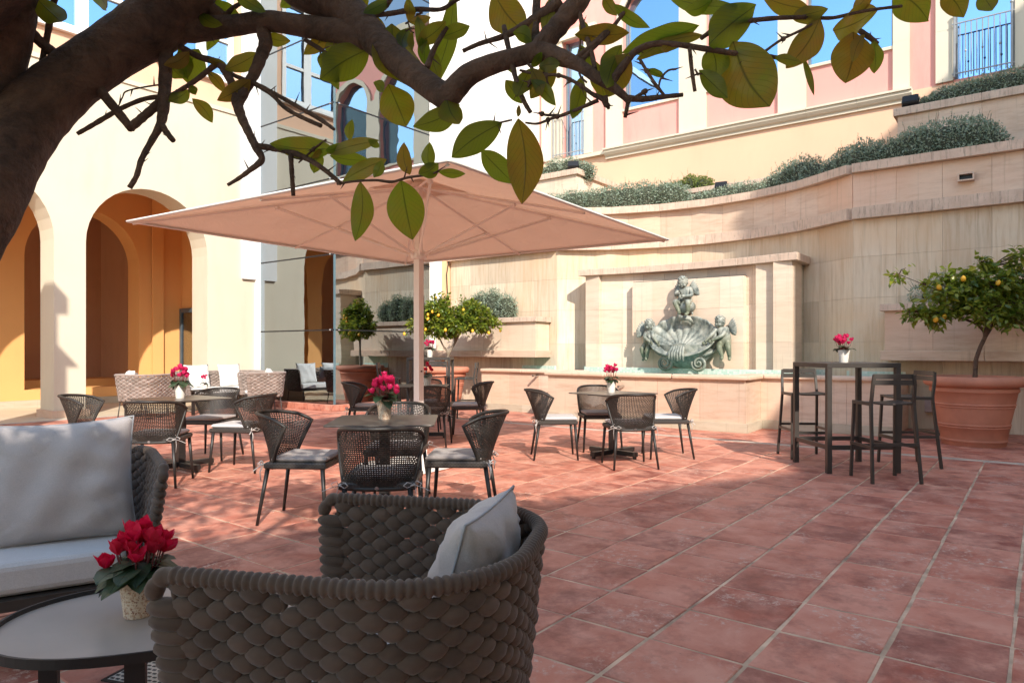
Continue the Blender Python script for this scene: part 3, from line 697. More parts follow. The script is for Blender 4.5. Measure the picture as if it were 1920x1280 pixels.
def spans(w):
    out = []
    for (a, b) in segs:
        n = max(1, round((b-a)/w)); out += [(a+(b-a)*i/n, a+(b-a)*(i+1)/n) for i in range(n)]
    return out
def nrm(y, a, b):
    if 2.37 <= a and b <= 7.93: x = wx(y) if 2.37 < y < 7.93 else 11.90; return Vector((CXC-x, YC-y, 0)).normalized()
    return Vector((-1, 0, 0))
def pt(y): return Vector((wx(y), y, 0))
zrows = [0.0, 0.62, 1.30, 1.98, 2.62, 3.20]
for (a, b) in spans(0.62):
    for i in range(5):
        slab(pt(a), nrm(a, a, b), pt(b), nrm(b, a, b), zrows[i], zrows[i+1], 0.12, rr.uniform(-0.0015, 0.0015), M['trav_wall'], 'stone_slab', rw, g=0.0018)
for (a, b) in spans(1.0):
    slab(pt(a), nrm(a, a, b), pt(b), nrm(b, a, b), 3.20, 3.38, 0.30, 0.12, M['coping'], 'ledge_stone', rw, g=0.003)
for (a, b) in spans(0.62):
    slab(pt(a), nrm(a, a, b), pt(b), nrm(b, a, b), 3.38, 3.92, 0.2, 0.02, M['trav_pink'], 'stone_slab', rw, g=0.0025)
for (a, b) in spans(1.0):
    slab(pt(a), nrm(a, a, b), pt(b), nrm(b, a, b), 3.92, 4.06, 0.42, 0.13, M['coping'], 'coping_stone', rw, g=0.003)
mb = MB()      # solid core behind the slabs
P = wall_path(-3.0, 10.88, 0.3)
for i in range(len(P)-1):
    (p, n), (q, m_) = P[i], P[i+1]
    mb.prism([(p.x+0.1, p.y), (p.x+0.6, p.y), (q.x+0.6, q.y), (q.x+0.1, q.y)], 0, 3.9)
mb.build('wall_core', M['plinth'], rw)
mb = MB(); q_ = wall_path(-3.0, 10.88, 0.35); mb.prism([(p.x+0.28, p.y) for p, n in q_]+[(15.4, 10.88), (15.4, -3)], 3.60, 3.84); struct('terrace_soil', mb, M['soil'], 'planting soil of the raised terrace behind the wall')
# small recessed light in the upper course
wl = thing('wall_light', 'small stone framed light box set in the upper wall course at the right', 'wall light', (11.87, onx(1812, 11.87), 3.60))
mb = MB(); mb.box((-0.10, -0.10, -0.02), (0.0, 0.10, 0.0)); mb.box((-0.10, -0.10, 0.075), (0, 0.10, 0.095)); mb.box((-0.10, -0.10, 0.0), (0, -0.08, 0.075)); mb.box((-0.10, 0.08, 0.0), (0, 0.10, 0.075)); mb.build('frame', M['coping'], wl)
mb = MB(); mb.box((-0.02, -0.08, 0.0), (-0.015, 0.08, 0.075)); mb.build('lens', M['metal_black'], wl)

# ------------------------------------------------------------------ raised planter boxes in front of the wall and on the terrace
def planter(name, label, x0, x1, y0, y1, z0, z1, mt, cap=0.10, ledge=None, endl=True, group=None, step=0.62):
    t = thing(name, label, 'planter', (0, 0, 0), group=group)
    n = max(1, round((y1-y0)/step))
    for i in range(n):
        a, b = y0+(y1-y0)*i/n, y0+(y1-y0)*(i+1)/n
        mb = MB(); mb.box((x0, a+0.0015, z0), (x0+0.08, b-0.0015, z1-cap)); mb.build('stone_slab', mt, t)
        if i % 2 == 0:
            b2 = min(y1, b+(y1-y0)/n)
            mb = MB(); mb.box((x0-0.06, a+0.002-(0.06 if i == 0 else 0), z1-cap), (x0+0.30, b2-0.002+(0.06 if b2 >= y1-1e-6 else 0), z1)); bevel(mb.build('coping_stone', M['coping'], t), 0.008)
    for yy, sg in ((y0, 1), (y1, -1)):
        mb = MB(); c, d = sorted((yy, yy+0.08*sg)); mb.box((x0+0.08, c+0.0005, z0), (x1, d, z1-cap)); mb.build('side_slab', mt, t)
        c, d = sorted((yy-0.06*sg, yy+0.24*sg)); mb = MB(); mb.box((x0+0.302, c, z1-cap), (x1, d, z1)); mb.build('coping_stone', M['coping'], t)
    if ledge:
        n = max(1, round((y1-y0)/1.1))
        for i in range(n):
            a, b = y0+(y1-y0)*i/n, y0+(y1-y0)*(i+1)/n
            mb = MB(); mb.box((x0-0.07, a+0.002-(0.05 if i == 0 else 0), ledge[0]), (x1, b-0.002+(0.05 if i == n-1 else 0), ledge[1])); bevel(mb.build('ledge_stone', M['trav_pink'], t), 0.008)
    mb = MB(); mb.box((x0+0.08, y0+0.08, z0+0.02), (x1, y1-0.08, z1-cap-0.02)); mb.build('soil', M['soil'], t)
    return t
planter('stone_planter', 'low travertine planter box on the wall left of the fountain', 11.40, 11.88, 8.12, 10.86, 1.16, 1.84, M['trav_pale'], ledge=(1.02, 1.16))
planter('stone_planter', 'pink travertine planter box on the wall behind the right lemon tree', 11.40, 11.88, -3.0, 1.85, 1.16, 1.84, M['trav_pink'], ledge=(1.02, 1.16))
planter('terrace_planter', 'upper stone planter box with a floodlight on its corner, under the small balcony', 13.40, 15.40, 8.40, 10.86, 3.8, 5.27, M['trav_pale'], cap=0.13)
planter('terrace_planter', 'upper pink stone planter box holding a hedge at the top right', 13.40, 15.40, -4.0, 1.98, 3.8, 5.27, M['trav_pink'], cap=0.13)
planter('terrace_planter', 'long low stone planter step along the peach wall between the two upper planters', 14.2, 15.40, 2.06, 8.32, 3.8, 4.62, M['trav_pale'], cap=0.10, step=1.0)

# ------------------------------------------------------------------ pink building
PXX = 15.46
pb = thing('pink_building', 'pink building with cream stone pilasters, tall windows with sky blue put into the glass and a moulded cornice', 'building')
def yy(px): return onx(px, PXX)
ow = [(yy(1097), yy(1056), 6.25, 9.3, 0, 'door'), (yy(1275), yy(1168), 7.15, 9.35, 1.0, 'win'), (yy(1460), yy(1325), 7.15, 9.35, 1.0, 'win'),
      (yy(1675), yy(1512), 7.15, 9.35, 1.0, 'win'), (yy(1903), yy(1788), 6.25, 9.35, 1.0, 'door'), (-3.6, -2.2, 7.15, 9.35, 1.0, 'win')]
mb = MB(); wall(mb, -8, GY, 6.20, 11.2, PXX, PXX+0.5, [o[:5] for o in ow], 'y', 0, 14); fix_normals(mb.build('upper_wall', M['pink'], pb))
mb = MB(); mb.box((PXX-0.02, -8, 3.7), (PXX+0.5, GY, 6.20)); mb.build('lower_wall', M['peach'], pb)
mb = MB(); mb.box((PXX-0.05, yy(1138), 6.08), (PXX-0.02, yy(1710), 6.11)) if False else None
y0c, y1c = yy(1712), yy(1138)
nC = 7
for i in range(nC):
    a, b = y0c+(y1c-y0c)*i/nC, y0c+(y1c-y0c)*(i+1)/nC
    mb = MB(); g_ = 0.002
    prof = [(0, 5.98), (-0.06, 5.98), (-0.06, 6.03), (-0.11, 6.06), (-0.16, 6.12), (-0.16, 6.17), (-0.20, 6.18), (-0.20, 6.22), (0, 6.22)]
    vs = [(PXX-0.02+p, a+g_, z) for p, z in prof]+[(PXX-0.02+p, b-g_, z) for p, z in prof]; k = len(prof)
    mb.add(vs, [tuple(range(k)), tuple(range(k, 2*k))[::-1]]+[(j, (j+1) % k, k+(j+1) % k, k+j) for j in range(k)])
    fix_normals(mb.build('cornice_stone', M['creamstone'], pb))
for (pa, pc) in ((1018, 1056), (1097, 1112), (1138, 1168), (1275, 1325), (1460, 1512), (1675, 1706), (1755, 1788), (1903, 1940)):
    b, a = yy(pa), yy(pc)
    for z0, z1 in ((6.225, 7.2), (7.2, 8.25), (8.25, 9.35)):
        mb = MB(); mb.box((PXX-0.07, a, z0+0.001), (PXX-0.002, b, z1-0.001)); mb.build('pilaster_stone', M['creamstone'], pb)
for (a, b, s_, h_, ar, kd) in ow:
    w = bpy.data.objects.new('window' if kd == 'win' else 'balcony_door', None); link(w, pb); w.location = (PXX, (a+b)/2, s_)
    W2 = (b-a)/2; H = h_-s_; top = H+(W2 if ar else 0)
    mb = MB(); mb.box((0.18, -W2, 0), (0.19, W2, top)); mb.build('pane', M['glass_sky'], w)
    mb = MB(); mb.box((0.14, -W2, 0), (0.22, -W2+0.05, top)); mb.box((0.14, W2-0.05, 0), (0.22, W2, top)); mb.box((0.13, -0.02, 0), (0.17, 0.02, top)) if W2 > 0.45 and kd == 'win' and s_ > 99 else None
    mb.build('window_frame', plain('grey_blue_frame', (0.16, 0.20, 0.22), 0.5, bs=0) if 'grey_blue_frame' not in bpy.data.materials else bpy.data.materials['grey_blue_frame'], w)
    if kd == 'win':
        mb = MB(); mb.box((-0.05, -W2, -0.06), (0.13, W2, 0.0)); mb.build('sill', M['creamstone'], w)
    if ar:
        mb = MB(); n = 14; ps = [(-(W2+0.16)*math.cos(PI*i/n), H+(W2+0.16)*math.sin(PI*i/n)) for i in range(n+1)]; qs = [(-W2*math.cos(PI*i/n), H+W2*math.sin(PI*i/n)) for i in range(n+1)]
        for i in range(n):
            co = [qs[i], qs[i+1], ps[i+1], ps[i]]
            mb.add([(-0.07, p, q) for p, q in co]+[(-0.002, p, q) for p, q in co], [(0, 1, 2, 3), (7, 6, 5, 4), (0, 4, 5, 1), (2, 6, 7, 3)])
        fix_normals(mb.build('arch_band', M['creamstone'], w))
    else:
        mb = MB(); mb.box((-0.12, -W2-0.35, H), (0.0, W2+0.3, H+0.22)); mb.build('lintel', M['creamstone'], w)
mb = MB(); mb.box((PXX-0.14, yy(1140), 6.10), (PXX-0.02, yy(1040), 6.19)); mb.build('balcony_slab', M['creamstone'], pb)
mb = MB(); mb.box((PXX-0.2, -8, 11.2), (PXX+0.8, GY, 11.4)); mb.build('roof_cornice', M['creamstone'], pb)
def balcony(label, y0, y1, z0, nb, h=0.95):
    t = thing('balcony_railing', label, 'railing', (PXX-0.12, (y0+y1)/2, z0)); W2 = (y1-y0)/2
    for i in range(nb):
        y = -W2+0.04+(2*W2-0.08)*i/(nb-1); post = i in (0, nb-1)
        mb = MB(); mb.tube([(0, y, 0), (0, y, h+(0.12 if post else 0))], 0.02 if post else 0.009, 6)
        if post: mb.blob(frame(Vector((0, y, h+0.15)), Vector((.032, 0, 0)), Vector((0, .032, 0)), Vector((0, 0, .032))), 8, 5)
        elif i % 3 == 2: mb.blob(frame(Vector((0, y, h*0.45)), Vector((.022, 0, 0)), Vector((0, .022, 0)), Vector((0, 0, .026))), 6, 4)
        mb.build('post' if post else 'bar', M['rail'], t)
    for nm, z in (('handrail', h), ('lower_rail', 0.07)): mb = MB(); mb.box((-0.012, -W2, z-0.02), (0.012, W2, z)); mb.build(nm, M['rail'], t)
    return t
balcony('narrow grey iron railing before the small door near the white wall', yy(1098), yy(1040), 6.26, 9, 1.05)
balcony('wide grey iron railing before the tall window at the top right corner', yy(1903), yy(1786), 6.26, 11, 1.0)

# ------------------------------------------------------------------ the buildings behind the camera that shade the forecourt
sb = thing('rear_building', 'long building behind the viewpoint that shades the near half of the courtyard', 'building')
mb = MB(); poly = [(-15.5, -1.9), (-0.86, -8.58), (3.8, -6.65), (4.5, -16), (-15, -16)]; mb.prism(poly[::-1], 0, 9.0); fix_normals(mb.build('wall', M['cream'], sb))
mb = MB(); mb.prism([(3.8, -7.47), (14.6, -7.47), (14.6, -17), (3.8, -17)], 0, 14); fix_normals(mb.build('stair_tower', M['cream'], sb))
for i in range(5):
    f0 = Vector((-15.5, -1.9, 0)).lerp(Vector((-0.86, -8.58, 0)), (i+0.35)/5); f1 = Vector((-15.5, -1.9, 0)).lerp(Vector((-0.86, -8.58, 0)), (i+0.7)/5)
    d = (f1-f0).normalized(); nn = Vector((-d.y, d.x, 0))
    for z in (1.0, 4.6):
        mb = MB(); q = [f0, f1, f1+nn*0.03, f0+nn*0.03]; mb.prism([(v.x, v.y) for v in q], z, z+2.2); fix_normals(mb.build('window', M['glass_sky'], sb))
# ------------------------------------------------------------------ wall fountain: stone block, panel, basin
fb = thing('fountain_block', 'pale stone fountain block with a flat panel and a weathered coping slab', 'fountain')
FB0, FB1, FBX = 3.24, 7.16, 11.77
def fbx(y, extra=0.0):          # gently hollow front
    u = (y-(FB0+FB1)/2)/((FB1-FB0)/2); return FBX+0.26*(1-u*u)+extra
def fslab(a, b, z0, z1, off, d, name, mt, g=0.0018):
    mb = MB(); n = 3; pf = [(fbx(a+g+(b-a-2*g)*i/n)-off, a+g+(b-a-2*g)*i/n) for i in range(n+1)]
    poly = pf+[(x+d, y) for x, y in pf[::-1]]
    mb.prism(poly, z0+g, z1-g); return fix_normals(mb.build(name, mt, fb))
ncol = 8; rows = [0.70, 1.30, 1.95, 2.62]
for i in range(ncol):
    a, b = FB0+0.30+(FB1-FB0-0.60)*i/ncol, FB0+0.30+(FB1-FB0-0.60)*(i+1)/ncol
    for j in range(3): fslab(a, b, rows[j], rows[j+1], 0.0, 0.1, 'stone_slab', M['trav_pale'])
for j in range(3):                 # end piers stand a little proud
    mb = MB(); mb.box((FBX-0.06, FB0, rows[j]+0.001), (FBX+0.5, FB0+0.30, rows[j+1]-0.001)); mb.build('pier_stone', M['trav_pale'], fb)
    mb = MB(); mb.box((FBX-0.02, FB1-0.30, rows[j]+0.001), (FBX+0.5, FB1, rows[j+1]-0.001)); mb.build('pier_stone', M['trav_pale'], fb)
    mb = MB(); mb.box((FBX+0.05, FB0+0.30, rows[j]+0.001), (FBX+0.15, FB0+0.62, rows[j+1]-0.001)); mb.build('pier_stone', M['trav_pale'], fb)
mb = MB(); mb.box((FBX+0.42, FB0+0.02, 0.70), (12.75, FB1-0.02, 2.60)); mb.build('core', M['plinth'], fb)
nc = 4
for i in range(nc):
    a, b = FB0-0.10+(FB1-FB0+0.20)*i/nc, FB0-0.10+(FB1-FB0+0.20)*(i+1)/nc
    mb = MB(); n = 4
    def cx_(y): return min(fbx(min(max(y, FB0), FB1)), FBX+0.26)-0.14
    pf = [(cx_(a+0.003+(b-a-0.006)*k/n), a+0.003+(b-a-0.006)*k/n) for k in range(n+1)]
    mb.prism(pf+[(12.7, b-0.003), (12.7, a+0.003)], 2.62, 2.745); bevel(fix_normals(mb.build('coping_stone', M['coping'], fb)), 0.008)
# raised rectangular panel
py0, py1 = 4.06, 6.16
for i in range(5):
    for j in range(3):
        a, b = py0+(py1-py0)*i/5, py0+(py1-py0)*(i+1)/5; z0, z1 = (0.70, 1.30, 1.90, 2.44)[j], (0.70, 1.30, 1.90, 2.44)[j+1]
        mb = MB(); mb.box((FBX+0.02, a+0.0015, z0+0.0015), (FBX+0.30, b-0.0015, z1-0.0015)); mb.build('panel_slab', M['trav_pale'], fb)
mb = MB(); mb.box((FBX+0.06, py0, 2.441), (FBX+0.28, py1, 2.452)); mb.build('panel_joint', M['metal_black'], fb)

ba = thing('fountain_basin', 'long low stone basin with rounded coping, green mosaic and water at the fountain foot', 'fountain basin')
BX, BXW = 9.80, 10.58
bpath = [(BXW, 8.85), (BXW, 6.78), (BX, 6.72), (BX, 3.34), (BXW, 3.38), (BXW, 1.60)]
def offs(path, d):
    out = []
    for i, p in enumerate(path):
        a = Vector(path[max(i-1, 0)]); b = Vector(p); c = Vector(path[min(i+1, len(path)-1)])
        n1 = (b-a).normalized() if (b-a).length > 1e-6 else None; n2 = (c-b).normalized() if (c-b).length > 1e-6 else None
        n1 = n1 or n2; n2 = n2 or n1
        m1 = Vector((-n1.y, n1.x)); m2 = Vector((-n2.y, n2.x)); m_ = (m1+m2); k = m_.length
        m_.normalize(); out.append(b+m_*(d/max(0.35, m_.dot(m1))))
    return out
def band(path, d0, d1, z0, z1, name, mt, w=0.6, g=0.0015, par=None, bv=0):
    A = offs(path, d0); B_ = offs(path, d1)
    for i in range(len(path)-1):
        L = (Vector(path[i+1])-Vector(path[i])).length; n = max(1, round(L/w))
        for k in range(n):
            s0, s1 = k/n+g/L, (k+1)/n-g/L
            q = [A[i].lerp(A[i+1], s0), A[i].lerp(A[i+1], s1), B_[i].lerp(B_[i+1], s1), B_[i].lerp(B_[i+1], s0)]
            mb = MB(); mb.prism([(v.x, v.y) for v in q], z0, z1); o = fix_normals(mb.build(name, mt, par))
            if bv: bevel(o, bv, 3)
sgn = -1
band(bpath, 0.0, -0.22*sgn, 0.13, 0.74, 'stone_slab', M['trav_pink'], 0.62, par=ba)
band(bpath, 0.035*sgn, -0.2*sgn, 0.0, 0.13, 'plinth_stone', M['plinth'], 1.1, par=ba)
band(bpath, 0.055*sgn, -0.27*sgn, 0.74, 0.805, 'coping_stone', M['trav_pink'], 1.3, par=ba, bv=0.022)
mb = MB(); mb.box((BXW+0.2, 1.62, 0.66), (11.86, 8.80, 0.695)); mb.box((BX+0.2, 3.5, 0.66), (BXW+0.2, 6.6, 0.694)); mb.build('water', M['water'], ba)
for (y0, y1, x) in ((1.65, FB0-0.001, 11.885), (FB1+0.001, 8.82, 11.885)):
    mb = MB(); n = 10
    for i in range(n):
        a, b = y0+(y1-y0)*i/n, y0+(y1-y0)*(i+1)/n; mb.prism([(wx(a)-0.02, a), (wx(b)-0.02, b), (wx(b)-0.002, b), (wx(a)-0.002, a)], 0.6, 0.845)
    fix_normals(mb.build('mosaic_band', M['mosaic'], ba))
mb = MB(); mb.box((FBX-0.075, FB0-0.015, 0.6), (FBX-0.062, FB1, 0.845)); mb.build('mosaic_band', M['mosaic'], ba)
for q_ in ((8.84, 8.7), (1.61, 1.75)): mb = MB(); mb.prism([(BXW+.225, q_[0]), (11.87, q_[0]), (11.87, q_[1]), (BXW+.225, q_[1])], 0.01, 0.738); fix_normals(mb.build('end_wall', M['trav_pink'], ba))
for (px, z, xw) in ((1003, 0.70, BXW), (1163, 0.60, BX)):
    y = onx(px, xw-0.1); mb = MB(); mb.tube([(xw, y, z), (xw-0.17, y, z-0.005)], 0.022, 10); mb.build('spout', M['chrome'], ba)
so = thing('power_socket', 'pink outdoor power socket box on the wall beside the large right pot', 'socket', (11.84, onx(1748, 11.84), 0.36))
mb = MB(); mb.rbox((-0.055, -0.09, -0.10), (0.05, 0.09, 0.10), 0.01); mb.build('housing', M['plastic'], so)
mb = MB(); mb.tube([(-0.055, 0, 0.0), (-0.075, 0, 0.0)], 0.048, 16); mb.build('cap', M['plastic'], so)

# ------------------------------------------------------------------ bronze shell and cherubs
sf = thing('shell_sculpture', 'verdigris bronze scallop shell carried by two cherubs with a third seated above', 'sculpture', (FBX+0.0, (py0+py1)/2-0.05, 0.78), PI/2)
# local frame: x to the viewer's right (world -y after the turn), -y out of the wall
sf.rotation_euler = (0, 0, rad(-90))
# local +x -> world -y (right in the picture); local +y -> world +x (into the wall)
def shell():
    mb = MB(); NU, NV = 132, 16; ribs = 17; vs = []
    H_ = Vector((0, -0.36, 0.40))
    for lay in (0, 1):
        for i in range(NU):
            th = 2*PI*i/NU; fan = (0.5-0.5*math.cos((th+PI/2) % (2*PI)))      # 0 at the bottom lip, 1 at the top
            rib = abs(math.sin(ribs*((th+PI/2) % (2*PI))/2)); w = 1+0.05*rib*fan
            R_ = Vector((0.62*math.cos(th)*w, -0.09-0.33*(1-math.sin(th))/2-0.015*rib, 0.62+0.37*math.sin(th)*(w if math.sin(th) > 0 else 0.92)))
            for j in range(NV+1):
                v = j/NV; p = H_.lerp(R_, v**0.9)
                p.y += 0.15*math.sin(PI*v)*(0.25+0.75*fan)-0.030*rib*v*fan+0.004*math.sin(v*40)*fan
                if lay: p.y += 0.035; p.z -= 0.02*(1-fan)
                vs.append(p)
    n = NU*(NV+1); fs = []
    for lay in (0, 1):
        for i in range(NU):
            for j in range(NV):
                a = lay*n+i*(NV+1)+j; b2 = lay*n+((i+1) % NU)*(NV+1)+j; q = (a, a+1, b2+1, b2); fs.append(q if lay == 0 else q[::-1])
    for i in range(NU):
        a = i*(NV+1)+NV; b2 = ((i+1) % NU)*(NV+1)+NV; fs.append((a, n+a, n+b2, b2))
    mb.add(vs, fs); return mb
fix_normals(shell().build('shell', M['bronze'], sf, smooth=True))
mb = MB()     # underside bowl below the shell
prof = []
for i in range(13):
    for j in range(9):
        a = PI*i/12; b = PI*0.5*j/8
        prof.append((0.53*math.cos(a)*math.cos(b), -0.03-0.37*math.sin(a)*math.cos(b), 0.48-0.42*math.sin(b)))
fs = [(i*9+j, i*9+j+1, (i+1)*9+j+1, (i+1)*9+j) for i in range(12) for j in range(8)]
mb.add(prof, fs); mb.build('bowl', M['bronze'], sf, smooth=True)
mb = MB()     # draped cloth folds over the lip
for k in range(6):
    x = -0.12+0.045*k; mb.tube([(x*0.7, -0.26, 0.50), (x*0.9, -0.38, 0.45), (x*1.1, -0.46, 0.34), (x*1.15, -0.46, 0.22-0.02*(k % 2))], [0.012, 0.024, 0.028, 0.020], 8)
mb.build('drapery', M['bronze'], sf, smooth=True)
for s in (-1, 1):
    mb = MB(); pts = []
    for i in range(60):
        a = i/59*PI*4.6; r = 0.135*(1-i/59)+0.012; pts.append((s*(0.30+0.02)+s*r*math.cos(a+PI*0.5), -0.22-0.0012*i, 0.16+r*math.sin(a+PI*0.5)))
    pts = [(s*0.58, -0.10, 0.42), (s*0.52, -0.16, 0.36), (s*0.42, -0.20, 0.31)]+pts
    mb.tube(pts, [0.03]*3+[0.036*(1-i/75) for i in range(60)], 8); mb.build('scroll', M['bronze'], sf, smooth=True)
mb = MB(); mb.lathe([(0.0, -0.02), (0.018, -0.01), (0.022, 0.01), (0.012, 0.028), (0.0, 0.034)], 10, c=(0.14, -0.10, 1.03)); mb.tube([(0.14, -0.10, 0.95), (0.14, -0.10, 1.03)], 0.008, 6); mb.build('finial', M['bronze'], sf, smooth=True)

def skin_body(name, joints, edges, mt, parent, lvl=2, M0=None):
    """one continuous body grown round a skeleton; joints: (x,y,z,r)"""
    me = bpy.data.meshes.new(name); me.from_pydata([j[:3] for j in joints], edges, []); me.materials.append(mt)
    o = bpy.data.objects.new(name, me); link(o, parent)
    md = o.modifiers.new('skin', 'SKIN')
    sv = me.skin_vertices[0].data
    for i, j in enumerate(joints):
        r = j[3]; sv[i].radius = (r, r) if not isinstance(r, tuple) else r
        sv[i].use_root = (i == 0)
    md.use_smooth_shade = True
    s = o.modifiers.new('sub', 'SUBSURF'); s.levels = lvl; s.render_levels = lvl
    if M0 is not None: o.matrix_local = M0
    return o
def cherub(par, loc, s, J, label, wing=True, face=(0, -1)):
    """J: dictionary of joint positions (child proportions) -> continuous body with head, hair, face, hands, feet, wings"""
    root = bpy.data.objects.new('cherub', None); link(root, par); root.location = loc; root.scale = (s, s, s); root['label'] = label
    js = []; es = []; idx = {}
    def a(n, p, r, frm=None):
        idx[n] = len(js); js.append((*p, r));
        if frm: es.append((idx[frm], idx[n]))
    a('pelvis', J['pelvis'], (0.125, 0.105)); a('belly', J['belly'], (0.135, 0.115), 'pelvis'); a('chest', J['chest'], (0.135, 0.10), 'belly')
    a('neck', J['neck'], 0.055, 'chest'); a('skull', J['head'], 0.07, 'neck')
    for sd in ('L', 'R'):
        a('sh'+sd, J['sh'+sd], 0.062, 'chest'); a('el'+sd, J['el'+sd], 0.046, 'sh'+sd); a('wr'+sd, J['wr'+sd], 0.032, 'el'+sd)
        hd = (Vector(J['wr'+sd])-Vector(J['el'+sd])).normalized()*0.06; a('ha'+sd, tuple(Vector(J['wr'+sd])+hd), (0.036, 0.02), 'wr'+sd)
        a('hip'+sd, J['hip'+sd], 0.092, 'pelvis'); a('kn'+sd, J['kn'+sd], 0.066, 'hip'+sd); a('an'+sd, J['an'+sd], 0.040, 'kn'+sd)
        a('to'+sd, J['to'+sd], (0.036, 0.028), 'an'+sd)
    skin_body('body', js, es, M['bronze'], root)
    # fingers
    mb = MB()
    for sd in ('L', 'R'):
        w = Vector(J['wr'+sd]); e = Vector(J['el'+sd]); d = (w-e).normalized(); u = d.cross(Vector((0, 1, 0.2))).normalized()
        for k in range(4):
            p = w+d*0.085+u*(k-1.5)*0.017; L = (0.035, 0.045, 0.042, 0.030)[k]
            mb.tube([p-d*0.02, p+d*L*0.5, p+d*L*0.9+Vector((0, 0.018, -0.01))], [0.0095, 0.009, 0.006], 6)
        mb.tube([w+d*0.03+u*0.03, w+d*0.06+u*0.05, w+d*0.085+u*0.052], [0.01, 0.0095, 0.007], 6)
    mb.build('finger', M['bronze'], root, smooth=True)
    # head
    h = Vector(J['head'])+Vector((0, 0, 0.03)); fd = Vector((face[0], face[1], J.get('nod', -0.25))).normalized(); rt = fd.cross(Vector((0, 0, 1))).normalized(); up = rt.cross(fd)
    mb = MB(); mb.blob(frame(h, rt*0.105, fd*0.115, up*0.125), 18, 12)
    mb.blob(frame(h+fd*0.055-up*0.035, rt*0.075, fd*0.062, up*0.070), 14, 9)
    mb.blob(frame(h+fd*0.118-up*0.022, rt*0.018, fd*0.024, up*0.022), 8, 6)             # nose
    for s_ in (-1, 1):
        mb.blob(frame(h+fd*0.085+rt*0.055*s_-up*0.045, rt*0.035, fd*0.033, up*0.035), 8, 6)   # cheeks
        mb.blob(frame(h+fd*0.100+rt*0.038*s_+up*0.008, rt*0.020, fd*0.012, up*0.012), 8, 6)    # eyes
        mb.blob(frame(h+rt*0.105*s_-up*0.015+fd*0.005, rt*0.014, fd*0.024, up*0.034), 8, 6)    # ears
        mb.tube([h+fd*0.104+rt*0.018*s_+up*0.036, h+fd*0.103+rt*0.038*s_+up*0.043, h+fd*0.088+rt*0.060*s_+up*0.032], 0.008, 6)
    mb.tube([h+fd*0.104-rt*0.022-up*0.062, h+fd*0.116-up*0.060, h+fd*0.104+rt*0.022-up*0.062], [0.006, 0.010, 0.006], 6)
    mb.tube([h+fd*0.104-rt*0.016-up*0.074, h+fd*0.114-up*0.074, h+fd*0.104+rt*0.016-up*0.074], [0.006, 0.011, 0.006], 6)
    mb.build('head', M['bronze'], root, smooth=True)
    mb = MB(); r_ = random.Random(5)
    for i in range(46):
        th = r_.uniform(0, 2*PI); ph = r_.uniform(0.0, 1.75)
        d = (up*math.cos(ph)+(rt*math.cos(th)-fd*math.sin(th)*(1 if math.sin(th) > 0 or ph < 0.9 else -0.2))*math.sin(ph))
        if d.dot(fd) > 0.75 and d.dot(up) < 0.5: continue
        q = h+Vector((d.dot(rt)*rt*0.108+d.dot(fd)*fd*0.116+d.dot(up)*up*0.128)); t_ = d.cross(Vector((r_.random(), r_.random(), r_.random()))).normalized(); b_ = d.cross(t_)
        mb.blob(frame(q, t_*0.03, b_*0.022, d*0.018), 7, 5)
    mb.build('hair', M['bronze'], root, smooth=True)
    if wing:
        for s_ in (-1, 1):
            mb = MB(); base = Vector(J['chest'])-fd*0.09+rt*0.06*s_+Vector((0, 0.03, 0.02))
            for k in range(9):
                a_ = rad(62-k*11); L = 0.27-k*0.016
                d = (rt*s_*math.cos(a_)+Vector((0, 0, 1))*math.sin(a_)-fd*0.25).normalized()
                p = base+rt*s_*0.012*k-Vector((0, 0, 0.010*k)); n_ = d.cross(fd).normalized()
                mb.tube([p, p+d*L*0.4, p+d*L*0.8, p+d*L], [0.020, 0.038, 0.030, 0.008], 8, flat=0.28, up=tuple(fd))
            mb.build('wing', M['bronze'], root, smooth=True)
    return root
seat = dict(pelvis=(0, -0.02, 0.12), belly=(0.0, -0.03, 0.22), chest=(0.01, -0.05, 0.34), neck=(0.0, -0.07, 0.44), head=(-0.02, -0.10, 0.52),
            shL=(-0.12, -0.06, 0.40), elL=(-0.17, -0.15, 0.28), wrL=(-0.06, -0.22, 0.30), shR=(0.13, -0.05, 0.39), elR=(0.20, -0.12, 0.25), wrR=(0.06, -0.22, 0.24),
            hipL=(-0.08, -0.07, 0.10), knL=(-0.14, -0.27, 0.13), anL=(-0.02, -0.29, -0.10), toL=(0.02, -0.37, -0.14), hipR=(0.09, -0.07, 0.09), knR=(0.17, -0.26, 0.12), anR=(0.15, -0.24, -0.13), toR=(0.13, -0.33, -0.17), nod=-0.45)
cherub(sf, (0.0, -0.07, 1.14), 0.82, seat, 'seated winged cherub above the shell', True, (0.1, -1))
mb = MB(); mb.blob(frame(Vector((0.02, -0.09, 1.14)), Vector((.17, 0, 0)), Vector((0, .15, 0)), Vector((0.03, 0, .12))), 12, 8)
mb.tube([(-0.12, -0.12, 1.02), (-0.02, -0.20, 0.96), (0.12, -0.18, 0.94), (0.16, -0.1, 0.86)], [0.03, 0.045, 0.04, 0.02], 8); mb.build('rock_seat', M['bronze'], sf, smooth=True)
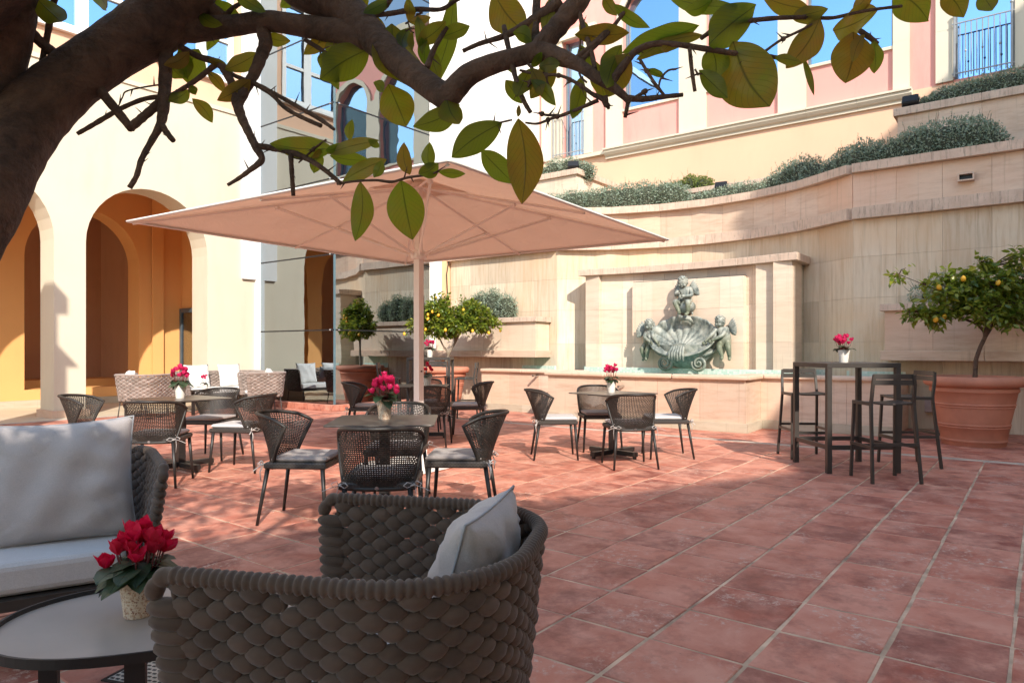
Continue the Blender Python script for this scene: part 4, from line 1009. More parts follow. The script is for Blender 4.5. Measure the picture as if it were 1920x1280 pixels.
def side(s):
    # body hangs beside the shell, both arms reach inwards under its rim
    f = lambda x, y, z: (x*s, y, z)
    d = dict(pelvis=f(0.02, -0.03, 0.02), belly=f(0.03, -0.06, 0.12), chest=f(0.00, -0.09, 0.24), neck=f(-0.02, -0.12, 0.34), head=f(-0.02, -0.14, 0.42),
             shL=f(-0.10, -0.13, 0.29), elL=f(-0.17, -0.25, 0.16), wrL=f(-0.27, -0.28, 0.05), shR=f(0.09, -0.06, 0.28), elR=f(0.06, -0.22, 0.15), wrR=f(-0.10, -0.30, 0.06),
             hipL=f(-0.05, -0.06, -0.03), knL=f(-0.02, -0.22, -0.10), anL=f(0.03, -0.16, -0.31), toL=f(0.03, -0.22, -0.37), hipR=f(0.10, -0.05, -0.02), knR=f(0.16, -0.16, -0.12), anR=f(0.15, -0.05, -0.32), toR=f(0.16, -0.11, -0.38), nod=-0.35)
    return d
cherub(sf, (-0.67, -0.07, 0.50), 0.80, side(-1), 'left cherub holding the shell rim', True, (0.55, -0.8))
cherub(sf, (0.69, -0.07, 0.52), 0.80, side(1), 'right cherub holding the shell rim', True, (-0.45, -0.85))
# ------------------------------------------------------------------ woven dining chair (faces +y)
def back_pt(u, v):
    a = u*rad(80); k = (1-math.cos(a))/(1-math.cos(rad(80))); s = math.sin(a)/math.sin(rad(80))
    e = v**1.25
    x = (0.192+0.058*v**0.8)*s; y = -0.205+0.055*k - e*(0.125-0.235*k) ; z = 0.385+(0.355-0.055*abs(u)**3)*v
    if abs(u) > 0.8: z = z-(abs(u)-0.8)/0.2*0.02*v
    return Vector((x, y, z))
def make_dining_chair(label, loc, rz, pad='pad_cloth'):
    t = thing('wicker_chair', label, 'chair', loc, rz, 'woven dining chairs round the small tables')
    mb = MB(); NU, NV = 42, 29
    def strand(pts, w, nr):
        # flat ribbon with a little depth
        k = len(pts); vs = []
        for i, p in enumerate(pts):
            d = (pts[min(i+1, k-1)]-pts[max(i-1, 0)]).normalized(); n = nr[i]; s = d.cross(n).normalized()
            vs += [p+s*w+n*0.0012, p-s*w+n*0.0012, p-s*w-n*0.0012, p+s*w-n*0.0012]
        fs = []
        for i in range(k-1):
            for j in range(4): fs.append((i*4+j, i*4+(j+1) % 4, i*4+4+(j+1) % 4, i*4+4+j))
        mb.add(vs, fs)
    def nrm_(u, v):
        du = back_pt(min(u+.01, 1), v)-back_pt(max(u-.01, -1), v); dv = back_pt(u, min(v+.01, 1))-back_pt(u, max(v-.01, 0)); return du.cross(dv).normalized()
    us = [-1+2*i/NU for i in range(NU+1)]; vsx = [j/NV for j in range(NV+1)]
    for i, u in enumerate(us[1:-1]):
        vv = [k/26 for k in range(27)]; nr = [nrm_(u, v) for v in vv]
        strand([back_pt(u, v)+nr[k]*(0.0016 if (k+i) % 2 else -0.0016) for k, v in enumerate(vv)], 0.0034, nr)
    for j, v in enumerate(vsx[1:-1]):
        uu = [-1+2*k/40 for k in range(41)]; nr = [nrm_(u, v) for u in uu]
        strand([back_pt(u, v)+nr[k]*(0.0016 if (k+j) % 2 else -0.0016) for k, u in enumerate(uu)], 0.0034, nr)
    for j in range(5):      # dense woven band at the foot of the back
        v = 0.02+0.028*j; uu = [-1+2*k/30 for k in range(31)]; nr = [nrm_(u, v) for u in uu]
        strand([back_pt(u, v)+nr[k]*(0.002 if (k+j) % 2 else -0.002) for k, u in enumerate(uu)], 0.0055, nr)
    mb.build('backrest_weave', M['wicker'], t)
    mb = MB(); top = [back_pt(-1, v/6) for v in range(0, 6)]+[back_pt(-1+2*k/28, 1.0) for k in range(29)]+[back_pt(1, 1-v/6) for v in range(1, 7)]
    mb.tube(top, 0.0125, 8); mb.tube([back_pt(-1+2*k/20, 0.0) for k in range(21)], 0.013, 8)
    mb.build('backrest_rim', M['wicker'], t, smooth=True)
    mb = MB(); mb.rbox((-0.222, -0.20, 0.378), (0.222, 0.225, 0.422), 0.010)
    mb.build('seat', M['seat_weave'], t)
    mb = MB(); mb.rbox((-0.200, -0.160, 0.423), (0.200, 0.224, 0.458), 0.014)
    o = mb.build('seat_pad', M[pad], t, smooth=False); bevel(o, 0.008, 2)
    for sx in (-1, 1):
        mb = MB(); mb.tube([(sx*0.20, 0.195, 0.395), (sx*0.225, 0.225, 0.0)], [0.0165, 0.0105], 8, cap=True); mb.build('leg', M['metal_dark'], t, smooth=True)
        mb = MB(); mb.tube([(sx*0.185, -0.185, 0.395), (sx*0.225, -0.245, 0.0)], [0.0165, 0.0105], 8); mb.build('leg', M['metal_dark'], t, smooth=True)
        mb = MB(); c = Vector((sx*0.195, -0.205, 0.41))
        mb.tube([c+Vector((0, 0.03, 0.01)), c+Vector((sx*0.02, 0, 0.0)), c+Vector((0, -0.03, 0))], 0.005, 5)
        for q in (((sx*0.03, -0.01, 0.025), (sx*0.06, -0.02, 0.012), (sx*0.05, -0.02, -0.006)), ((-sx*0.02, -0.03, 0.02), (-sx*0.04, -0.05, 0.005), (-sx*0.02, -0.04, -0.01))):
            mb.tube([c+Vector((sx*0.02, 0, 0))]+[c+Vector(p) for p in q]+[c+Vector((sx*0.018, -0.004, 0))], 0.005, 5, flat=0.4)
        mb.tube([c+Vector((sx*0.02, 0, 0)), c+Vector((sx*0.03, -0.02, -0.05)), c+Vector((sx*0.024, -0.015, -0.11))], 0.0045, 5, flat=0.4)
        mb.tube([c+Vector((sx*0.02, 0, 0)), c+Vector((sx*0.07, -0.02, -0.014)), c+Vector((sx*0.11, -0.03, -0.03))], 0.0045, 5, flat=0.4)
        mb.build('cushion_tie', M['white_tie'], t, smooth=True)
    mb = MB(); mb.tube([(0, -0.213, 0.392), (0, -0.217, 0.392)], 0.012, 12); mb.build('maker_badge', M['chrome'], t)
    return t
def seat_weave():
    m, t, b = new_mat('woven_seat_edge'); v = coords(t, 'Object')
    w1 = nd(t, 'ShaderNodeTexChecker'); w1.inputs['Scale'].default_value = 90; w1.inputs[1].default_value = (0.03, 0.024, 0.02, 1); w1.inputs[2].default_value = (0.05, 0.042, 0.037, 1); t.links.new(v, w1.inputs[0])
    t.links.new(w1.outputs[0], b.inputs['Base Color']); b.inputs['Roughness'].default_value = 0.5; bump(t, b, w1.outputs[1], 0.5, 0.003); return m
M['seat_weave'] = seat_weave(); M['white_tie'] = plain('pale_cushion_tie', (0.50, 0.46, 0.44), 0.9, bs=0)
def cam_rz(deg):    # local +y turned to point deg clockwise from "away from the camera"
    return math.atan2(ST, CT)-PI/2-rad(deg)
chairs = [  # right, forward, facing (deg clockwise from away), label, pad
 (-1.45, 4.87, 94, 'woven chair at the left side of the front table, near the loveseat', 'pad_cloth'),
 (-0.775, 4.16, -2, 'woven chair seen from behind at the near side of the front table', 'pad_cloth'),
 (-0.36, 4.92, -88, 'woven chair at the right side of the front table, in front of the parasol foot', 'pad_cloth'),
 (-0.90, 5.45, 180, 'woven chair at the far side of the front table, half hidden by the tabletop', 'pad_cloth'),
 (0.47, 7.62, 88, 'woven chair at the left side of the table before the fountain', 'seat_cloth'),
 (1.03, 8.22, 176, 'woven chair at the fountain side of the table before the fountain', 'pad_cloth'),
 (1.19, 7.06, -7, 'woven chair seen from behind at the near side of the table before the fountain', 'pad_cloth'),
 (1.71, 7.70, -91, 'woven chair at the right side of the table before the fountain', 'seat_cloth'),
 (-4.00, 6.72, 80, 'woven chair at the outer left side of the left table, beside the arcade pier', 'pad_cloth'),
 (-3.12, 6.13, -8, 'woven chair seen from behind at the near side of the left table', 'pad_cloth'),
 (-2.66, 6.88, -82, 'woven chair with a sunlit pale pad at the right side of the left table', 'seat_cloth'),
 (-3.28, 7.62, 186, 'woven chair at the far side of the left table, before the white sofa', 'pad_cloth'),
 (-1.00, 8.58, 3, 'woven chair seen from behind in the shade of the parasol, behind its pole', 'pad_cloth'),
 (-0.58, 9.42, -92, 'woven chair at the right side of the shaded rear table', 'seat_cloth'),
 (-1.93, 9.25, 88, 'woven chair at the left side of the shaded rear table, beside the front flower pot', 'pad_cloth'),
 (-1.27, 10.05, 178, 'woven chair at the far side of the shaded rear table', 'pad_cloth'),
]
protos = {}
for (r, f, dg_, lab, pad) in chairs:
    if pad not in protos: protos[pad] = make_dining_chair(lab, tuple(RF(r, f)), cam_rz(dg_), pad)
    else: dup(protos[pad], RF(r, f), cam_rz(dg_), lab)

# ------------------------------------------------------------------ dining tables
def make_table(label, loc, rz, w=0.70, d=0.72, h=0.70, r=0.03):
    t = thing('bistro_table', label, 'table', loc, rz, 'small bistro tables with dark tops')
    mb = MB(); n = 5; P_ = []
    for (cx, cy, a0) in ((w/2-r, d/2-r, 0), (-w/2+r, d/2-r, 90), (-w/2+r, -d/2+r, 180), (w/2-r, -d/2+r, 270)):
        for k in range(n): a = rad(a0+90*k/(n-1)); P_.append((cx+r*math.cos(a), cy+r*math.sin(a)))
    mb.prism(P_, h-0.012, h); bevel(mb.build('tabletop', M['table_top'], t), 0.003)
    mb = MB(); mb.box((-0.035, -0.035, 0.05), (0.035, 0.035, h-0.03)); mb.box((-0.2, -0.2, h-0.03), (0.2, 0.2, h-0.0125)); mb.build('column', M['metal_dark'], t)
    for k in range(4):
        A = Matrix.Rotation(k*PI/2, 4, 'Z'); mb = MB(); mb.rbox((-0.032, 0.036, 0.025), (0.032, 0.33, 0.075), 0.004, M=A)
        mb.cbox((0, 0.31, 0.012), (0.03, 0.03, 0.024), M=A); mb.build('foot', M['metal_dark'], t)
    return t
T1 = RF(-0.87, 4.76); T2 = RF(1.12, 7.72); T3 = RF(-3.27, 6.86); T4 = RF(-1.22, 9.30)
tb = make_table('square dark table in front of the parasol pole with a flower pot on it', T1, cam_rz(-4))
dup(tb, T2, cam_rz(-48+8), 'square dark table set cornerwise before the fountain')
dup(tb, T3, cam_rz(38), 'square dark table at the left before the white sofa set')
dup(tb, T4, cam_rz(0), 'square dark table in the parasol shade behind the pole')

# ------------------------------------------------------------------ bar tables and bar stools
def make_bar(label, loc, rz, w=0.74, h=1.05):
    t = thing('bar_table', label, 'bar table', loc, rz, 'tall square bar tables'); q = w/2; lg = 0.046
    mb = MB(); mb.rbox((-q, -q, h-0.045), (q, q, h), 0.003); mb.build('tabletop', M['metal_stool'], t)
    for sx in (-1, 1):
        for sy in (-1, 1):
            mb = MB(); x = sx*(q-lg/2); y = sy*(q-lg/2); mb.rbox((x-lg/2, y-lg/2, 0), (x+lg/2, y+lg/2, h-0.0455), 0.002); mb.build('leg', M['metal_stool'], t)
    for k in range(4):
        A = Matrix.Rotation(k*PI/2, 4, 'Z'); mb = MB(); mb.rbox((-q+lg+0.001, -q+0.008, 0.225), (q-lg-0.001, -q+0.038, 0.268), 0.002, M=A); mb.build('stretcher', M['metal_stool'], t)
    return t
br = make_bar('tall square bar table at the right with a white flower pot on top', RF(3.335, 6.98), cam_rz(-3), 0.72)
dup(br, RF(-1.37, 11.75), cam_rz(0), 'tall square bar table far behind the parasol pole, beside the lemon tree pot')
def make_stool(label, loc, rz):
    t = thing('bar_stool', label, 'bar stool', loc, rz, 'slatted metal bar stools'); h = 0.715; s = 0.028
    for sx in (-1, 1):
        mb = MB(); mb.tube([(sx*0.175, -0.17, 0.955), (sx*0.185, -0.165, 0.87), (sx*0.19, -0.14, h-0.02), (sx*0.215, -0.215, 0)], s*0.62, 4, up=(1, 1, 0)); mb.build('leg', M['metal_stool'], t)
        mb = MB(); mb.tube([(sx*0.19, 0.165, h-0.01), (sx*0.205, 0.195, 0)], s*0.62, 4, up=(1, 1, 0)); mb.build('leg', M['metal_stool'], t)
        mb = MB(); mb.rbox((sx*0.19-0.013, -0.155, h-0.035), (sx*0.19+0.013, 0.18, h-0.005), 0.002); mb.build('side_rail', M['metal_stool'], t)
        mb = MB(); mb.box((sx*0.207-0.010, -0.19, 0.30), (sx*0.207+0.010, 0.19, 0.325)); mb.build('foot_rail', M['metal_stool'], t)
    for y in (-0.20, 0.187):
        mb = MB(); mb.box((-0.196, y-0.012, 0.33 if y < 0 else 0.27), (0.196, y+0.012, 0.355 if y < 0 else 0.30)); mb.build('foot_rail', M['metal_stool'], t)
    for i in range(6):
        y0 = -0.15+i*0.0565; mb = MB(); n = 6
        for k in range(n):
            x0, x1 = -0.176+0.352*k/n, -0.176+0.352*(k+1)/n; dz = lambda x: -0.014*(1-(x/0.176)**2)
            co = [(x0, y0, h-0.006+dz(x0)), (x1, y0, h-0.006+dz(x1)), (x1, y0+0.05, h-0.006+dz(x1)), (x0, y0+0.05, h-0.006+dz(x0))]
            mb.add([(a, b, c-0.012) for a, b, c in co]+co, [(0, 3, 2, 1), (4, 5, 6, 7), (0, 1, 5, 4), (2, 3, 7, 6)]+([(3, 0, 4, 7)] if k == 0 else [])+([(1, 2, 6, 5)] if k == n-1 else []))
        mb.build('seat_slat', M['metal_stool'], t)
    for i in range(2):
        z0 = 0.865+i*0.052; mb = MB(); n = 6
        for k in range(n):
            x0, x1 = -0.178+0.356*k/n, -0.178+0.356*(k+1)/n; dy = lambda x: -0.168-0.012*(1-(x/0.178)**2)
            co = [(x0, dy(x0), z0), (x1, dy(x1), z0), (x1, dy(x1), z0+0.046), (x0, dy(x0), z0+0.046)]
            mb.add(co+[(a, b+0.012, c) for a, b, c in co], [(0, 1, 2, 3), (7, 6, 5, 4), (0, 4, 5, 1), (3, 2, 6, 7)]+([(0, 3, 7, 4)] if k == 0 else [])+([(1, 5, 6, 2)] if k == n-1 else []))
        mb.build('back_slat', M['metal_stool'], t)
    mb = MB(); mb.box((-0.012, -0.168, h-0.024), (0.012, -0.165, h-0.016)); mb.build('maker_badge', M['chrome'], t)
    return t
ST_ = [(3.38, 6.32, 0, 'bar stool seen from behind at the near side of the right bar table'),
       (3.22, 7.66, 182, 'bar stool with a sunlit back at the far side of the right bar table'),
       (4.04, 7.10, -88, 'bar stool at the right side of the right bar table, beside the large pot'),
       (-2.06, 11.60, 86, 'bar stool left of the far bar table, beside the glass tower'),
       (-1.37, 12.45, 180, 'bar stool with a bright slatted back behind the far bar table'),
       (-0.76, 11.70, -86, 'bar stool at the right of the far bar table, before the stone wall')]
s0 = make_stool(ST_[0][3], RF(ST_[0][0], ST_[0][1]), cam_rz(ST_[0][2]))
for (r, f, d_, lab) in ST_[1:]: dup(s0, RF(r, f), cam_rz(d_), lab)

# ------------------------------------------------------------------ rope woven armchair and sofa (faces +y)
def shell_path(W, D, n=72, rc=0.30):
    """plan of the shell from the front left end round the back to the front right end"""
    pts = []; q = W/2
    L1 = D-rc
    raw = [(-q, D/2)]
    m_ = 14
    for k in range(1, 6): raw.append((-q, D/2-(L1)*k/6))
    for k in range(m_+1): a = PI+PI/2*k/m_; raw.append((-q+rc+rc*math.cos(a), -D/2+rc+rc*math.sin(a)))
    if W-2*rc > 0.05:
        kk = max(2, int((W-2*rc)/0.1))
        for k in range(1, kk): raw.append((-q+rc+(W-2*rc)*k/kk, -D/2))
    for k in range(m_+1): a = 1.5*PI+PI/2*k/m_; raw.append((q-rc+rc*math.cos(a), -D/2+rc+rc*math.sin(a)))
    for k in range(5, -1, -1): raw.append((q, D/2-(L1)*k/6))
    P_ = [Vector((x, y, 0)) for x, y in raw]; cum = [0]
    for i in range(1, len(P_)): cum.append(cum[-1]+(P_[i]-P_[i-1]).length)
    def at(s):
        s = min(max(s, 0), cum[-1]); 
        for i in range(1, len(cum)):
            if s <= cum[i]+1e-9:
                k = (s-cum[i-1])/max(1e-9, cum[i]-cum[i-1]); return P_[i-1].lerp(P_[i], k)
        return P_[-1]
    return at, cum[-1]
def make_rope_seat(name, label, cat, loc, rz, W, D, H, mt, cell=0.040, zb=0.27, taper=0.10, cush='seat_cloth', fine=True, group=None, seat_h=0.40):
    t = thing(name, label, cat, loc, rz, group); at, L = shell_path(W, D)
    def S(s, z):
        p = at(s); k = 1-taper*(H-z)/(H-zb); return Vector((p.x*k, p.y*k, z))
    def fr(s, z):
        a = S(max(s-.01, 0), z); b = S(min(s+.01, L), z); tn = (b-a).normalized(); up = (S(s, z+.01)-S(s, z)).normalized(); return tn, up, tn.cross(up).normalized()
    mb = MB(); nc_ = int((L-0.10)/cell); cw = (L-0.10)/nc_; nr = int((H-0.035-zb)/cell); rh = (H-0.03-zb)/nr; r_ = random.Random(4)
    nu, nv = (9, 6) if fine else (6, 4)
    for i in range(nc_):
        s = 0.05+cw*(i+0.5)
        for j in range(nr):
            z = zb+rh*(j+(0.25 if i % 2 else 0.75)); tn, up, nn = fr(s, z)
            if z > H-0.035: z = H-0.035
            sc = r_.uniform(0.90, 1.07)
            tl_ = r_.uniform(-0.09, 0.09); A = frame(S(s, z)+nn*r_.uniform(-.002, .002), (tn+up*tl_)*cw*0.80*sc, nn*0.018*sc, (up-tn*tl_)*rh*0.54*sc)
            # pointed at both ends like a twisted rope loop
            q = MB(); q.blob(Matrix.Identity(4), nu, nv)
            mb.add([A @ Vector((v[2]*(1.0), v[1]*(1-0.25*v[2]*v[2]), v[0]*(1-0.30*v[2]*v[2]))) for v in q.v], q.f)
    weave = mb.build('rope_weave', mt, t, smooth=True)
    mb = MB()
    for i in range(nc_+1):
        s = 0.05+cw*i; mb.tube([S(s, zb), S(s, (zb+H)/2), S(s, H-0.02)], 0.0075, 6, cap=False)
    mb.build('upright_cord', mt, t, smooth=True)
    # rope wrapped over the rim and round the front posts
    mb = MB(); pitch = 0.0195 if fine else 0.03; n = int(L/pitch); path = []
    pts = []; rr_ = []
    sub = 4 if fine else 2
    N = n*sub
    c_ = 0.05
    for q in range(8): pts.append(S(c_*(1-math.sin(PI/2*q/8))*0+c_*(1-math.cos(PI/2*q/8)), H-0.020-c_*(1-math.sin(PI/2*q/8)))); rr_.append(0.0150+0.0060*abs(math.sin(PI*q/sub)))
    for k in range(N+1):
        s = c_+(L-2*c_)*k/N; pts.append(S(s, H-0.020)); rr_.append(0.0150+0.0060*abs(math.sin(PI*k/sub)))
    for q in range(7, -1, -1): pts.append(S(L-c_*(1-math.cos(PI/2*q/8)), H-0.020-c_*(1-math.sin(PI/2*q/8)))); rr_.append(0.0150+0.0060*abs(math.sin(PI*q/sub)))
    # round the top corner at both ends
    mb.tube(pts, rr_, 10)
    mb.build('rim', mt, t, smooth=True)
    for e in (0, L):
        mb = MB(); pn = 13
        for j in range(pn):
            z = zb+0.01+(H-0.085-zb)*(j+0.5)/pn; tn, up, nn = fr(min(max(e, 0.02), L-0.02), z); sg = 1 if e == 0 else -1
            hz = (H-0.085-zb)/pn*0.56
            A = frame(S(e, z)+tn*sg*0.026, tn*0.050, nn*0.025, (up+tn*0.15)*hz*1.30); mb.blob(A, 10, 7)
        mb.build('end_wrap', mt, t, smooth=True)
    # seat base, cushion, legs
    k = 1-taper; q = W/2*k-0.05
    mb = MB(); n_ = 40; pl = [S(0.03+(L-0.06)*i/n_, zb+0.01)*1.0 for i in range(n_+1)]; mb.prism([(p.x*0.97, p.y*0.97) for p in pl], zb-0.02, zb+0.02); fix_normals(mb.build('seat_base', M['metal_stool'], t))
    mb = MB(); pl2 = [(p.x*0.90, min(p.y*0.90, D/2*k) ) for p in pl]
    ring = []; c0 = Vector((0, 0)); 
    mb.prism(pl2, zb+0.025, seat_h); o = fix_normals(mb.build('seat_cushion', M[cush], t)); bevel(o, 0.03, 3, 30)
    for sx in (-1, 1):
        mb = MB(); x = sx*(q-0.05); mb.tube([(x, D*0.36, zb), (x+sx*0.02, D*0.38, 0.02), (x+sx*0.02, D*0.36, 0.008), (x+sx*0.02, -D*0.36, 0.008), (x+sx*0.02, -D*0.38, 0.02), (x, -D*0.34, zb)], 0.009, 6); mb.build('leg', M['metal_stool'], t, smooth=True)
    return t
def pillow(label, loc, rot, w, h, d, mt, seed=0, group=None, name='pillow', pipe=True, res=22, corner=0.06):
    t = thing(name, label, 'pillow', loc, 0, group); t.rotation_euler = rot
    r_ = random.Random(seed); ph = [r_.uniform(0, 6) for _ in range(6)]
    def sh(u, v, side):
        e = max(0.0, (1-abs(u)**2.6))*max(0.0, (1-abs(v)**2.6)); th = d/2*e**0.52
        pin = 1-0.07*(1-abs(u)**2)*(abs(v)**3)-0.0; pin2 = 1-0.07*(1-abs(v)**2)*(abs(u)**3)
        x = u*w/2*pin2; z = v*h/2*pin
        wr = 0.006*math.sin(9*u+4*v+ph[0])*(e)+0.005*math.sin(-7*v+11*u*v+ph[1])*e+0.010*e*(1-e)*math.sin(14*(u-v)+ph[2])
        wr *= 1.5; wr += 0.016*math.exp(-((abs(u)+abs(v)-1.35)/0.12)**2)*math.sin(22*(abs(u)-abs(v))+ph[3])*0.5
        return (x, side*(th+wr*0.8), z)
    n = res; mb = MB(); vs = []
    for side in (1, -1):
        for i in range(n+1):
            for j in range(n+1): vs.append(sh(-1+2*i/n, -1+2*j/n, side))
    k = (n+1)**2; fs = []
    for s_ in (0, 1):
        for i in range(n):
            for j in range(n):
                a = s_*k+i*(n+1)+j; q = (a, a+1, a+n+2, a+n+1); fs.append(q if s_ == 0 else q[::-1])
    mb.add(vs, fs); o = mb.build('cover', M[mt], t, smooth=True)
    bm = bmesh.new(); bm.from_mesh(o.data); bmesh.ops.remove_doubles(bm, verts=bm.verts, dist=0.0005); bmesh.ops.recalc_face_normals(bm, faces=bm.faces); bm.to_mesh(o.data); bm.free()
    if pipe:
        ed = [sh(-1+2*i/n, -1, 1) for i in range(n)]+[sh(1, -1+2*i/n, 1) for i in range(n)]+[sh(1-2*i/n, 1, 1) for i in range(n)]+[sh(-1, 1-2*i/n, 1) for i in range(n)]
        mb = MB(); mb.tube([(x, 0, z) for x, y, z in ed], 0.0035, 5, closed=True); mb.build('piping', M['pipe_cloth'], t, smooth=True)
    return t

# near armchair, opening to the left
A_ang = -78
AC = RF(-0.31, 1.735)
arm_near = make_rope_seat('rope_armchair', 'large brown rope woven armchair in the foreground with its open side to the left', 'armchair', AC, cam_rz(A_ang), 0.76, 0.74, 0.735, M['rope'], 0.041, 0.27, 0.13, group='rope woven lounge seats')
pillow('grey square pillow leaning in the back corner of the foreground armchair', RF(-0.105, 1.78, 0.60), (rad(17), rad(-2), cam_rz(-74)), 0.40, 0.40, 0.17, 'cushion_grey', 3)
# loveseat at the left edge, facing the low table
SC = RF(-2.14, 2.70)
love = make_rope_seat('rope_loveseat', 'brown rope woven loveseat at the left edge with a pale seat cushion', 'loveseat', SC, cam_rz(148), 1.35, 0.80, 0.735, M['rope'], 0.041, 0.25, 0.10, cush='seat_cloth', group='rope woven lounge seats', seat_h=0.40)
pillow('big grey square pillow standing on the loveseat at the left edge', RF(-1.86, 2.87, 0.638), (rad(13), rad(2), cam_rz(153)), 0.54, 0.50, 0.17, 'cushion_grey', 8, res=28)
# distant lounge group
fa = make_rope_seat('rope_armchair', 'taupe rope armchair left of the white sofa group, its open side to the right', 'armchair', (5.72, 12.45, 0), rad(-62), 0.80, 0.76, 0.76, M['rope_far'], 0.060, 0.30, 0.14, cush='white_cloth', fine=False, group='rope woven lounge seats')
dup(fa, (7.62, 11.78, 0), rad(70), 'taupe rope armchair in front of the glass tower, seen from behind')
make_rope_seat('rope_sofa', 'taupe rope sofa with white cushions against the arcade wall', 'sofa', (7.38, 12.96, 0), rad(180), 1.62, 0.74, 0.76, M['rope_far'], 0.060, 0.30, 0.10, cush='white_cloth', fine=False, group='rope woven lounge seats', seat_h=0.44)
for i, (x, y, z, rx, rz, w, lab) in enumerate([(7.0, 13.03, 0.66, 12, 180, 0.50, 'left white pillow on the far sofa'), (7.68, 13.03, 0.66, 12, 184, 0.50, 'right white pillow on the far sofa'),
        (5.55, 12.62, 0.66, 18, -100, 0.36, 'small white pillow tips showing above the far left armchair'), (7.92, 12.0, 0.66, 18, 60, 0.36, 'small white pillow tips showing above the armchair by the glass tower')]):
    pillow(lab, (x, y, z), (rad(-rx if abs(rz) < 150 else rx), 0, rad(rz)), w, w*0.92, 0.14, 'white_cloth', 10+i, pipe=False, res=14)

# ------------------------------------------------------------------ low tables
def oval_table(label, loc, rz, a, b, h, mt, ex=2.3, group='low lounge tables', rim=0.009):
    t = thing('low_table', label, 'low table', loc, rz, group); n = 64
    def P_(k, s=0.0): 
        an = 2*PI*k/n; c, s_ = math.cos(an), math.sin(an); return ((a+s)*math.copysign(abs(c)**(2/ex), c), (b+s)*math.copysign(abs(s_)**(2/ex), s_))
    mb = MB(); mb.prism([P_(k, -0.006) for k in range(n)], h-0.018, h-0.006); mb.build('tray_top', mt, t)
    mb = MB(); vs = []; fs = []
    for k in range(n):
        o = P_(k); i_ = P_(k, -0.008); vs += [(*o, h-0.019), (*o, h+rim), (*i_, h+rim), (*i_, h-0.019)]
    for k in range(n):
        a_ = k*4; c_ = ((k+1) % n)*4
        for j in range(4): fs.append((a_+j, a_+(j+1) % 4, c_+(j+1) % 4, c_+j))
    mb.add(vs, fs); fix_normals(mb.build('tray_rim', M['metal_dark'], t, smooth=False))
    for (sx, sy) in ((0.0, -1), (0.85, 0.4), (-0.85, 0.4)):
        mb = MB(); x, y = a*0.86*sx, b*0.90*sy
        mb.box((x-0.026, y-0.016, 0.0), (x+0.026, y+0.016, h-0.023)); mb.box((x-0.026, min(y, 0), h-0.045), (x+0.026, max(y, 0), h-0.0235)) if abs(sy) == 1 else None
        mb.build('leg', M['metal_dark'], t)
    return t
LT = RF(-1.13, 2.20)
oval_table('oval low table with a raised rim and taupe top in the left foreground', LT, cam_rz(-18), 0.44, 0.325, 0.345, M['table_low'])
oval_table('small round low table between the far lounge seats', (6.62, 12.05, 0), 0, 0.24, 0.24, 0.44, M['table_low'], 2.0)

# ------------------------------------------------------------------ potted cyclamen
def leaf_quads(mb, base, d, up, L, W, fold=0.25, curl=0.25, n=5, uvs=None, heart=False, tip=0.0, bend=0.0, ruf=0.018):
    """one leaf with a midrib fold; appends uv for each loop"""
    d = d.normalized(); s = d.cross(up).normalized(); nrm = s.cross(d).normalized()
    vs = []; uv = []
    for i in range(n+1):
        v = i/n
        if heart: w = math.sin(PI*min(1, v**0.75*0.93+0.07))**0.62
        else: w = math.sin(PI*(v**0.97))**0.78*(1-0.06*v)
        if i == n: w = 0.02
        if i == 0: w = 0.03 if not heart else 0.35
        p = base+d*(L*v)-nrm*(curl*L*v*v)+s*(bend*L*math.sin(PI*v))
        for sd, q in ((-1, 0.0), (0, 0.5), (1, 1.0)):
            vs.append(p+s*(sd*w*W/2)+nrm*(abs(sd)*fold*w*W/2)+nrm*(0.0 if sd == 0 else ruf*W*math.sin(v*14+sd*2+L*50))); uv.append((q if w > 0.1 else 0.5+(q-0.5)*w, v))
    k = mb.add(vs, [(i*3+j, i*3+j+1, i*3+4+j, i*3+3+j) for i in range(n) for j in (0, 1)])
    for i, u in enumerate(uv): mb.uv[k+i] = u
def build_uv(mb, name, mt, parent=None, smooth=True, kind=None):
    o = mb.build(name, mt, parent, smooth=smooth, kind=kind); me = o.data; ul = me.uv_layers.new(name='UVMap')
    dat = [0.0]*(len(me.loops)*2)
    for i, l in enumerate(me.loops):
        u = mb.uv.get(l.vertex_index, (0.5, 0.5)); dat[2*i] = u[0]; dat[2*i+1] = u[1]
    ul.data.foreach_set('uv', dat); return o
